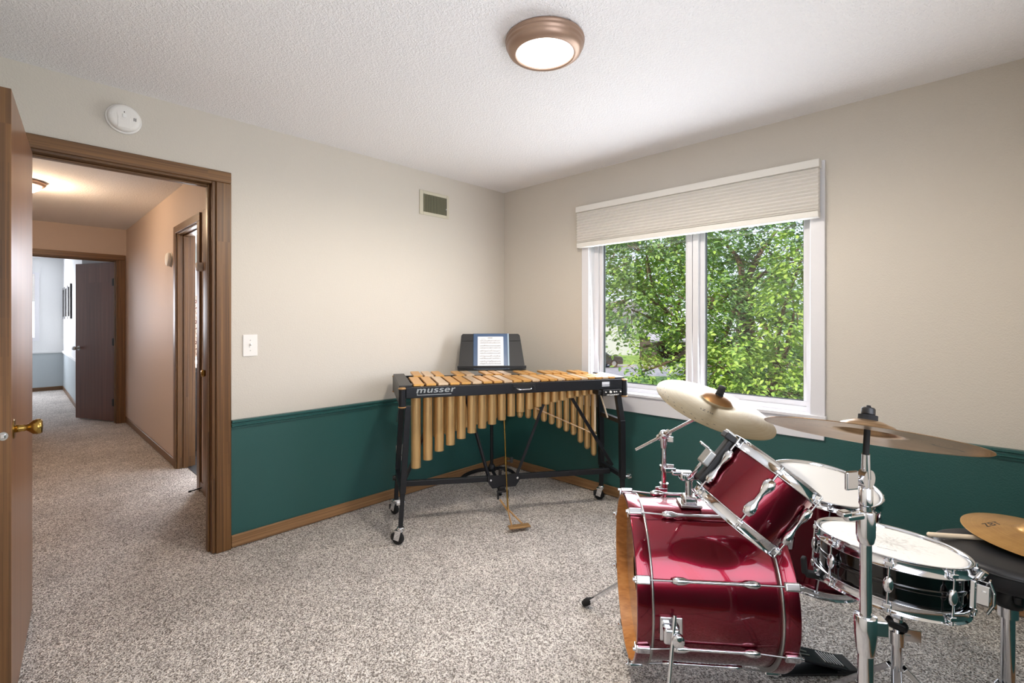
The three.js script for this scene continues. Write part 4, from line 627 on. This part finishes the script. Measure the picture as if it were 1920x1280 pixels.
{
  const tx = cymbalTexture(['#b08f6a', '235,205,160', '84,54,34'], (c) => { c.strokeStyle = 'rgba(28,20,16,0.9)'; c.lineWidth = 14; c.beginPath(); c.moveTo(760, 640); c.quadraticCurveTo(800, 600, 840, 650); c.quadraticCurveTo(870, 690, 900, 660); c.stroke(); });
  const g = cymbal('ride_cymbal', 'dark bronze ride cymbal seen nearly edge on in front of the green wall', 0.203, 0.062, 0.008, new THREE.MeshStandardMaterial({ map: tx, roughness: 0.28, metalness: 0.85 }));
  basis(g, rideN, RIGHT); g.position.copy(rideMid);
  const base = W(0.786, 1.063), s = thing('straight_cymbal_stand', 'thick chrome cymbal stand standing in front of the snare drum', 'cymbal stand', base), L = (p) => p.clone().sub(base);
  part('lower_tube', rod(V(0, 0.08, 0), V(0, 0.60, 0), 0.0152), M.chrome, s); part('middle_tube', rod(V(0, 0.58, 0), V(0, 0.90, 0), 0.0116), M.chrome, s);
  const c1 = part('tube_clamp', [lathe([[0.0152, 0.555], [0.0175, 0.56], [0.0215, 0.60], [0.022, 0.64], [0.0116, 0.64]], 30), rbox(0.03, 0.036, 0.03, 0.005).applyMatrix4(new THREE.Matrix4().makeRotationY(aYaw(1, -0.2))).translate(...dirOf(0.024, -0.004, 0).setY(0.62).toArray())], M.chrome, s, 'chrome height clamp'); part('wing_nut', wing(...dirOf(0.03, 0.02, 0).setY(0.618).toArray(), aYaw(0.3, 1), 0.9), M.chrome, c1);
  const c2 = part('memory_lock', [lathe([[0.0116, 0.80], [0.0155, 0.805], [0.0185, 0.82], [0.0185, 0.872], [0.0116, 0.875]], 30), rbox(0.05, 0.016, 0.018, 0.006).applyMatrix4(new THREE.Matrix4().makeRotationY(aYaw(-1, -0.3))).translate(...dirOf(-0.035, -0.012, 0).setY(0.866).toArray())], M.chrome, s); part('wing_nut', rbox(0.026, 0.012, 0.02, 0.004).applyMatrix4(new THREE.Matrix4().makeRotationY(aYaw(-1, -0.3))).translate(...dirOf(-0.062, -0.02, 0).setY(0.876).toArray()), M.chrome, c2);
  const tl = L(rideMid.clone().addScaledVector(rideN, -0.04)), hy = 0.945;
  const ti = part('tilter', [lathe([[0, 0.885], [0.0116, 0.885], [0.0135, 0.89], [0.0135, 0.925], [0, 0.925]], 24), put(new THREE.CylinderGeometry(0.021, 0.021, 0.016, 28), 0, hy, 0, Math.PI / 2).applyMatrix4(new THREE.Matrix4().makeRotationY(aYaw(0.9, 0.4))), rod(V(0, hy, 0), tl, 0.0095, 0.008), rbox(0.016, 0.05, 0.016, 0.004, 0, 0.945, 0)], M.chrome, s); part('wing_nut', [rbox(0.034, 0.042, 0.008, 0.007).applyMatrix4(new THREE.Matrix4().makeRotationY(aYaw(1, 0.25))).translate(...dirOf(-0.04, -0.012, 0).setY(hy).toArray()), rod(dirOf(-0.025, -0.008, 0).setY(hy), V(0, hy, 0), 0.0045)], M.chrome, ti);
  part('cymbal_sleeve', rod(tl.clone().addScaledVector(rideN, -0.004), tl.clone().addScaledVector(rideN, 0.07), 0.0062), M.rubber, s, 'black rubber sleeve');
  const tn = tl.clone().addScaledVector(rideN, 0.07); part('top_felts', [aim(new THREE.CylinderGeometry(0.0185, 0.0195, 0.008, 26), tn.clone().addScaledVector(rideN, 0.004), rideN), aim(new THREE.CylinderGeometry(0.0185, 0.0185, 0.008, 26), tn.clone().addScaledVector(rideN, 0.0115), rideN)], M.felt, s, 'dark felt washers'); part('top_nut', aim(lathe([[0, 0], [0.0128, 0], [0.0135, 0.003], [0.0135, 0.014], [0.0115, 0.017], [0.005, 0.018], [0.004, 0.022], [0, 0.022]], 16), tn.clone().addScaledVector(rideN, 0.0155), rideN), M.black, s);
  tripod(s, V(0, 0, 0), 0.32, 0.25, [aYaw(0.2, 1), aYaw(0.75, -0.7), aYaw(-0.9, -0.5)].map((a) => -a));
}
// ------------------------------------------------------------------ throne, cymbal and stick on it, bass pedal
{
  const g = thing('drum_throne', 'black round drum throne on a chrome post beside the snare drum', 'stool', W(1.503, 1.45)), y = 0.60, n = dirOf(-0.02, 0.02, 1).normalize();
  const seat = part('seat', lathe([[0, -0.075], [0.15, -0.075], [0.168, -0.068], [0.176, -0.05], [0.176, -0.022], [0.17, -0.008], [0.156, -0.001], [0.1, 0.004], [0, 0.006]], 64).translate(0, y, 0), M.leather, g, 'black leather seat cushion'); part('piping', new THREE.TorusGeometry(0.175, 0.004, 8, 64).rotateX(Math.PI / 2).translate(0, y - 0.02, 0), M.leather, seat);
  part('threaded_post', [rod(V(0, 0.38, 0), V(0, y - 0.07, 0), 0.0125), ...Array.from({ length: 18 }, (_, k) => new THREE.TorusGeometry(0.013, 0.0018, 6, 18).rotateX(Math.PI / 2 + 0.08).translate(0, y - 0.08 - k * 0.0065, 0))], M.chrome, g); part('seat_plate', rbox(0.12, 0.01, 0.12, 0.004, 0, y - 0.08, 0), M.blackMetal, g);
  const ny = 0.505; const nut = part('height_nut', lathe([[0.013, ny - 0.075], [0.034, ny - 0.07], [0.037, ny - 0.055], [0.037, ny - 0.03], [0.03, ny - 0.02], [0.013, ny - 0.018]], 14), M.black, g); part('nut_lever', rbox(0.05, 0.025, 0.02, 0.006, -0.03, ny - 0.03, 0.02), M.black, nut);
  part('outer_tube', rod(V(0, 0.07, 0), V(0, 0.47, 0), 0.0165), M.chrome, g); part('collar', [rod(V(0, 0.40, 0), V(0, 0.465, 0), 0.024), rbox(0.045, 0.04, 0.03, 0.006, 0.015, 0.44, 0)], M.chrome, g);
  tripod(g, V(0, 0, 0), 0.27, 0.2, [aYaw(-0.9, -0.1), aYaw(0.8, 0.6), aYaw(0.4, -0.9)].map((a) => -a));
  const tx = cymbalTexture(['#c79a5c', '240,205,150', '120,80,40'], (c) => { c.fillStyle = 'rgba(24,18,14,0.9)'; c.font = 'italic bold 92px sans-serif'; c.save(); c.translate(200, 370); c.rotate(-0.15); c.fillText('ZBT', 0, 0); c.restore(); });
  const z = cymbal('splash_cymbal', 'gold cymbal marked ZBT resting on the black throne', 0.178, 0.05, 0.02, new THREE.MeshStandardMaterial({ map: tx, roughness: 0.32, metalness: 0.75 }));
  const zn = dirOf(0.03, -0.07, 1).normalize(); basis(z, zn, RIGHT); z.position.copy(W(1.62, 1.47, y + 0.022));
  const st = thing('drumstick', 'pale wooden drumstick lying under the gold cymbal on the throne', 'drumstick', W(1.335, 1.53, y + 0.012)); const d = dirOf(0.36, -0.06, 0.0);
  part('shaft', [rod(V(0, 0, 0), d.clone().multiplyScalar(0.8), 0.0075, 0.0075), rod(d.clone().multiplyScalar(0.8), d, 0.0075, 0.004)], M.stick, st); part('butt', sphere(0.0075, 0, 0, 0), M.stick, st);
  // bass pedal
  const p = thing('bass_drum_pedal', 'black bass drum pedal on the carpet behind the bass drum', 'drum pedal', W(0.922, 1.775)); p.rotation.y = aYaw(1, 0.02);   // local +x runs to the player
  part('base_plate', rbox(0.32, 0.008, 0.095, 0.003, 0.17, 0.012, 0), M.black, p); const fb = part('footboard', [rbox(0.29, 0.009, 0.088, 0.003, 0.165, 0.055, 0, 0, 0, -0.24)], M.blackMetal, p, 'black patterned footboard');
  for (let k = 0; k < 7; k++) part('tread_rib', rbox(0.004, 0.004, 0.06, 0.001, 0.225 + k * 0.011, 0.047 - k * 0.0027, 0, 0, 0, -0.24), M.satin, fb); for (const s of [-1, 1]) part('tread_stripe', rbox(0.12, 0.003, 0.006, 0.001, 0.12, 0.073, s * 0.016, 0, s * 0.12, -0.24), M.satin, fb);
  part('heel_plate', rbox(0.08, 0.012, 0.09, 0.004, 0.30, 0.018, 0), M.black, p); for (const s of [-1, 1]) part('post', rbox(0.02, 0.20, 0.012, 0.004, 0.025, 0.115, s * 0.055), M.chrome, p); part('cam_axle', rod(V(0.025, 0.21, -0.065), V(0.025, 0.21, 0.065), 0.006), M.chrome, p); part('drive_chain', rbox(0.006, 0.13, 0.012, 0.002, 0.05, 0.145, 0), M.satin, p);
  const bt = part('beater_shaft', rod(V(0.025, 0.2, 0), V(0.06, 0.34, 0), 0.004), M.chrome, p); part('beater', [rod(V(0.03, 0.335, 0), V(0.085, 0.34, 0), 0.023, 0.023, 20)], M.whiteFelt, bt, 'white felt beater');
}
// ------------------------------------------------------------------ outside the window
const GY = -2.7;
{
  const n1 = noiseTile(256, 4), n2 = noiseTile(256, 32), grass = new THREE.MeshStandardMaterial({ map: texture(256, (i) => mix([70, 104, 36], [138, 168, 74], clamp01(n1[i] * 0.6 + n2[i] * 0.5)), 0.5), roughness: 1 });
  struct('ground_lawn', uvBox(span(0.2, 90, GY - 0.2, GY, -70, 60), 0.5), grass);
  const asphalt = new THREE.MeshStandardMaterial({ map: texture(256, (i) => mix([118, 116, 120], [160, 158, 160], n1[i] * 0.7 + n2[i] * 0.3), 0.5), roughness: 1 });
  const a = W(2, 31.5), b = W(34, 31.5), drive = struct('driveway', uvBox(box(40, 0.02, 9, 0, 0.01, 0), 0.5), asphalt); drive.position.set((a.x + b.x) / 2, GY, (a.z + b.z) / 2).addScaledVector(FWD, 7.0); drive.rotation.y = Math.atan2(-RIGHT.z, RIGHT.x);
  struct('wall_outside', [span(0.14, 0.2, GY, 0.6, -9.3, 3.6)], std(0xcfcabf, 0.8));
}
{ // garage with an open bay, and the pale house beside it
  const g = thing('garage', 'low garage with shingled roof and dark open bay across the drive', 'building', W(16.4, 43.5, GY)); g.rotation.y = Math.atan2(-RIGHT.z, RIGHT.x);
  part('walls', [span(-3.4, -3.2, 0, 2.1, -5, 0), span(3.2, 3.4, 0, 2.1, -5, 0), span(-3.4, 3.4, 0, 2.1, -5.2, -5)], std(0x4d4036, 0.85), g); part('bay_post', [span(-0.1, 0.1, 0, 2.0, -0.15, 0)], std(0xe3e0da, 0.6), g); part('fascia', span(-3.8, 3.8, 2.0, 2.25, 0, 0.25), std(0xe9e6e0, 0.6), g);
  part('roof', [box(7.8, 0.16, 3.6, 0, 2.72, -1.1, 0.35), box(7.8, 0.16, 3.4, 0, 2.72, -4.1, -0.35)], std(0x9a979a, 0.9), g);
  const h = thing('white_house', 'white sided house half hidden behind the trees', 'building', W(12.5, 54.5, GY)); h.rotation.y = g.rotation.y;
  part('walls', box(9, 4.6, 6, 0, 2.3, -3), std(0xc4c3c0, 0.85), h); for (const x of [-2.4, 0.4, 2.8]) { const w = part('window', box(1.0, 1.2, 0.06, x, 2.9, 0.02), std(0xf2f2f2, 0.5), h); part('pane', box(0.84, 1.04, 0.04, x, 2.9, 0.05), std(0x3c4650, 0.15), w); }
  part('roof', [box(9.8, 0.18, 4.2, 0, 5.3, -1.2, 0.42), box(9.8, 0.18, 4.2, 0, 5.3, -4.9, -0.42)], std(0x6e6b6c, 0.9), h);
  const c = thing('parked_car', 'dark parked car on the drive behind the leaves', 'car', W(6.95, 40.5, GY + 0.02)); c.rotation.y = g.rotation.y + 0.3;
  const cs = new THREE.Shape(); cs.moveTo(-2.2, 0.35); cs.lineTo(2.2, 0.35); cs.quadraticCurveTo(2.3, 0.8, 2.0, 0.86); cs.lineTo(1.0, 0.98); cs.quadraticCurveTo(0.4, 1.46, -0.2, 1.46); cs.lineTo(-1.2, 1.42); cs.quadraticCurveTo(-1.8, 1.3, -2.15, 0.95); cs.closePath();
  const bd = part('body', new THREE.ExtrudeGeometry(cs, { depth: 1.6, bevelEnabled: true, bevelSize: 0.08, bevelThickness: 0.08, bevelSegments: 2 }).translate(0, 0, -0.8), phy(0x23282c, 0.25, 0.3, { clearcoat: 1 }), c); part('side_window', [span(-1.3, -0.35, 1.0, 1.32, 0.885, 0.9), span(-0.25, 0.6, 1.0, 1.32, 0.885, 0.9)], std(0x8ba0a0, 0.1), bd);
  for (const x of [-1.35, 1.4]) for (const z of [-0.78, 0.78]) { const w = part('wheel', put(new THREE.CylinderGeometry(0.34, 0.34, 0.22, 24), x, 0.34, z, Math.PI / 2), M.rubber, c); part('rim', put(new THREE.CylinderGeometry(0.2, 0.2, 0.235, 16), x, 0.34, z, Math.PI / 2), M.satin, w); }
}
// leaves: a pointed, folded blade of six corners
const blade = (() => { const v = [[0, 0, 0], [0.26, 0.06, 0.33], [0, 0, 0.4], [-0.26, 0.06, 0.33], [0.2, 0.04, 0.7], [0, -0.06, 1], [-0.2, 0.04, 0.7], [0, -0.02, 0.7]], f = [[0, 2, 1], [0, 3, 2], [1, 2, 7], [1, 7, 4], [2, 3, 7], [3, 6, 7], [4, 7, 5], [7, 6, 5]]; return { v, f }; })();
function leafMatrix(p, size, out) {
  const droop = rr(-0.9, 0.35), yaw = Math.atan2(out.x, out.z) + rr(-1.3, 1.3);
  return new THREE.Matrix4().compose(p, new THREE.Quaternion().setFromEuler(new THREE.Euler(-droop, yaw, rr(-0.7, 0.7), 'YXZ')), V(size, size, size));
}
function leavesGeometry(list) {                                          // list of [matrix, colour]
  const F = blade.f, pos = new Float32Array(list.length * F.length * 9), col = new Float32Array(list.length * F.length * 9); let k = 0; const q = V(0, 0, 0);
  for (const [m, c] of list) { const vs = blade.v.map(([x, y, z]) => q.set(x, y, z).applyMatrix4(m).toArray()); for (const f of F) for (const i of f) { pos[k] = vs[i][0]; pos[k + 1] = vs[i][1]; pos[k + 2] = vs[i][2]; col[k] = c[0]; col[k + 1] = c[1]; col[k + 2] = c[2]; k += 3; } }
  const g = new THREE.BufferGeometry(); g.setAttribute('position', new THREE.BufferAttribute(pos, 3)); g.setAttribute('color', new THREE.BufferAttribute(col, 3)); g.computeVertexNormals(); return g;
}
const leafMat = new THREE.MeshPhysicalMaterial({ vertexColors: true, roughness: 0.55, transmission: 0.3, side: THREE.DoubleSide });
const bark = (() => { const n = noiseTile(256, 8), m = noiseTile(256, 3); return new THREE.MeshStandardMaterial({ map: texture(256, (i) => mix([58, 46, 36], [128, 104, 84], clamp01(n[i] * 0.6 + m[i] * 0.4)), 1.2), roughness: 1 }); })();
function limb(p, q, r0, r1, sway = 0.12) { const m = p.clone().lerp(q, 0.5).add(V(rr(-1, 1), rr(-0.4, 0.6), rr(-1, 1)).multiplyScalar(sway * p.distanceTo(q))); const c = new THREE.CatmullRomCurve3([p, m, q]), g = new THREE.TubeGeometry(c, 8, 1, 7), a = g.attributes.position, n = g.attributes.normal, u = g.attributes.uv; for (let i = 0; i < a.count; i++) { const t = u.getX(i), r = r0 + (r1 - r0) * t, s = c.getPointAt(t); a.setXYZ(i, s.x + n.getX(i) * r, s.y + n.getY(i) * r, s.z + n.getZ(i) * r); u.setXY(i, u.getY(i) * 6 * r0, t * p.distanceTo(q)); } return { g, m }; }
function tree(label, base, fork, blobs, { leaf = 0.09, count = 3000, colors, single = 0, trunk = 0.2, hole }) {
  const t = thing('tree', label, 'tree', base, 'trees outside the window'), L = (p) => p.clone().sub(base);
  const tk = limb(V(0, 0, 0), L(fork), trunk, trunk * 0.7, 0.06); part('trunk', tk.g, bark, t);
  const leaves = [], total = blobs.reduce((s, b) => s + b[1] * b[2] * b[1], 0);
  for (const [c, rx, ry] of blobs) {
    const cc = L(c); part('branch', limb(L(fork), cc, trunk * 0.5, trunk * 0.12, 0.15).g, bark, t);
    const n = Math.round(count * rx * ry * rx / total), sprays = Math.max(6, n / 26 | 0);
    for (let s = 0; s < sprays; s++) {
      const d = V(rr(-1, 1), rr(-1, 1), rr(-1, 1)).normalize(), rad = Math.cbrt(rr(0.12, 1)), p = cc.clone().add(V(d.x * rx * rad, d.y * ry * rad, d.z * rx * rad));
      if (s % 4 === 0) part('twig', limb(cc.clone().lerp(p, 0.25), p, trunk * 0.07, 0.004, 0.12).g, bark, t);
      const len = rr(0.3, 0.7) * Math.max(0.6, leaf * 9), dir = d.clone().add(V(0, -0.35, 0)).normalize(), shade = rnd();
      for (let k = 0; k < 26; k++) { const q = p.clone().addScaledVector(dir, rr(-0.5, 0.5) * len).add(V(rr(-1, 1), rr(-1, 1), rr(-1, 1)).multiplyScalar(len * 0.28)); if (hole && hole(q.clone().add(base))) continue; const c0 = colors[Math.floor(rnd() * colors.length)], w = 0.75 + 0.35 * shade + rr(-0.12, 0.12); leaves.push([leafMatrix(q, leaf * rr(0.7, 1.25), d), [c0[0] * w, c0[1] * w, c0[2] * w]]); }
    }
  }
  if (single) { const own = leaves.splice(0, 0), eye = L(EYE), pick = leaves.map((l, i) => [eye.distanceTo(V(0, 0, 0).setFromMatrixPosition(l[0])), i]).sort((a, b) => a[0] - b[0]).slice(0, single).map((x) => x[1]), chosen = new Set(pick);
    const one = colors.map((c) => clean(leavesGeometry([[new THREE.Matrix4(), c]])));
    for (const i of pick) { const m = new THREE.Mesh(one[i % one.length], leafMat); m.name = 'leaf'; m.castShadow = m.receiveShadow = true; m.applyMatrix4(leaves[i][0]); t.add(m); }
    const rest = leaves.filter((_, i) => !chosen.has(i)); const f = new THREE.Mesh(leavesGeometry(rest), leafMat); f.name = 'foliage'; f.userData.kind = 'stuff'; f.castShadow = f.receiveShadow = true; t.add(f); own.length = 0;
  } else { const f = new THREE.Mesh(leavesGeometry(leaves), leafMat); f.name = 'foliage'; f.userData.kind = 'stuff'; f.castShadow = f.receiveShadow = true; t.add(f); }
  return t;
}
const lime = [[0.30, 0.46, 0.05], [0.38, 0.52, 0.07], [0.22, 0.38, 0.04]], mid = [[0.18, 0.33, 0.045], [0.24, 0.38, 0.06], [0.12, 0.25, 0.035]], deep = [[0.08, 0.19, 0.03], [0.11, 0.23, 0.04], [0.06, 0.14, 0.025]];
// in terms of (right, forward, height) from the room's camera
tree('tree with drooping mid green leaves outside the left pane', W(4.35, 11.5, GY), W(3.97, 10.6, 1.0), [[W(2.7, 9.6, 2.6), 1.3, 1.0], [W(3.3, 9.4, 1.7), 1.0, 0.9], [W(2.3, 9.2, 1.5), 0.8, 0.8], [W(3.4, 10.6, 3.4), 1.6, 0.9], [W(2.5, 9.4, 0.75), 0.65, 0.45], [W(3.25, 10, 0.9), 0.55, 0.5], [W(1.6, 10.4, 2.6), 0.9, 1.1], [W(2.35, 8.9, 0.3), 0.35, 0.25]], { leaf: 0.1, count: 11000, colors: mid.concat(lime.slice(0, 1)), trunk: 0.12 });
tree('tall dark green tree with a brown forked trunk outside the right pane', W(7.2, 14.8, GY), W(7.0, 14.5, 2.2), [[W(5.4, 13.6, 1.6), 1.7, 1.5], [W(6.9, 13.8, 1.0), 1.8, 1.6], [W(8.0, 14.5, 2.9), 2.0, 1.5], [W(6.2, 14.5, 3.9), 1.5, 0.9], [W(8.6, 15.5, 4.2), 1.4, 0.9], [W(5.8, 13.8, -0.6), 1.6, 1.2], [W(7.6, 13.5, -0.8), 1.7, 1.2]], { leaf: 0.14, count: 15000, colors: deep.concat(mid), trunk: 0.24 });
tree('young tree with bright lime green leaves close to the right pane', W(4.35, 7.6, GY), W(4.0, 7.3, 0.1), [[W(3.0, 6.9, 0.62), 0.6, 0.45], [W(3.5, 6.8, 0.35), 0.7, 0.45], [W(3.9, 6.9, 0.75), 0.55, 0.5], [W(4.15, 7.0, 1.5), 0.5, 0.5], [W(4.3, 7.1, 2.2), 0.5, 0.5], [W(3.2, 6.8, 0.0), 0.7, 0.3], [W(4.3, 7, 0.25), 0.5, 0.5], [W(2.8, 7.2, 0.15), 0.4, 0.35]], { leaf: 0.088, count: 7000, colors: lime, single: 280, trunk: 0.11 });
tree('grey green tree far behind the drive', W(4.4, 29, GY), W(4.6, 28, 1.5), [[W(6.6, 27, 2.5), 3.0, 2.2], [W(9.5, 28, 4.2), 3.4, 2.4], [W(6.0, 28, 5.2), 2.4, 1.6]], { leaf: 0.3, count: 3500, colors: deep.concat(mid), trunk: 0.3 });
tree('broad tree behind the garage', W(31, 66, GY), W(31, 66, 3), [[W(24, 66, 6), 6, 4.5], [W(32, 66, 6.5), 7, 5], [W(40, 64, 5), 7, 5.5], [W(17, 68, 6), 5, 4]], { leaf: 0.45, count: 4500, colors: deep, trunk: 0.4 });
tree('dark shrubby tree beyond the lime green one', W(11.5, 21, GY), W(11.5, 21, -0.6), [[W(9.6, 20, -0.4), 2.2, 1.7], [W(12.2, 20.5, 0.8), 2.6, 2.2], [W(14, 22, 2.5), 3, 2.5], [W(10.4, 21, 2.2), 2.0, 1.6]], { leaf: 0.22, count: 5500, colors: deep.concat(mid.slice(0, 1)), trunk: 0.2 });
renderer.render(scene, camera);
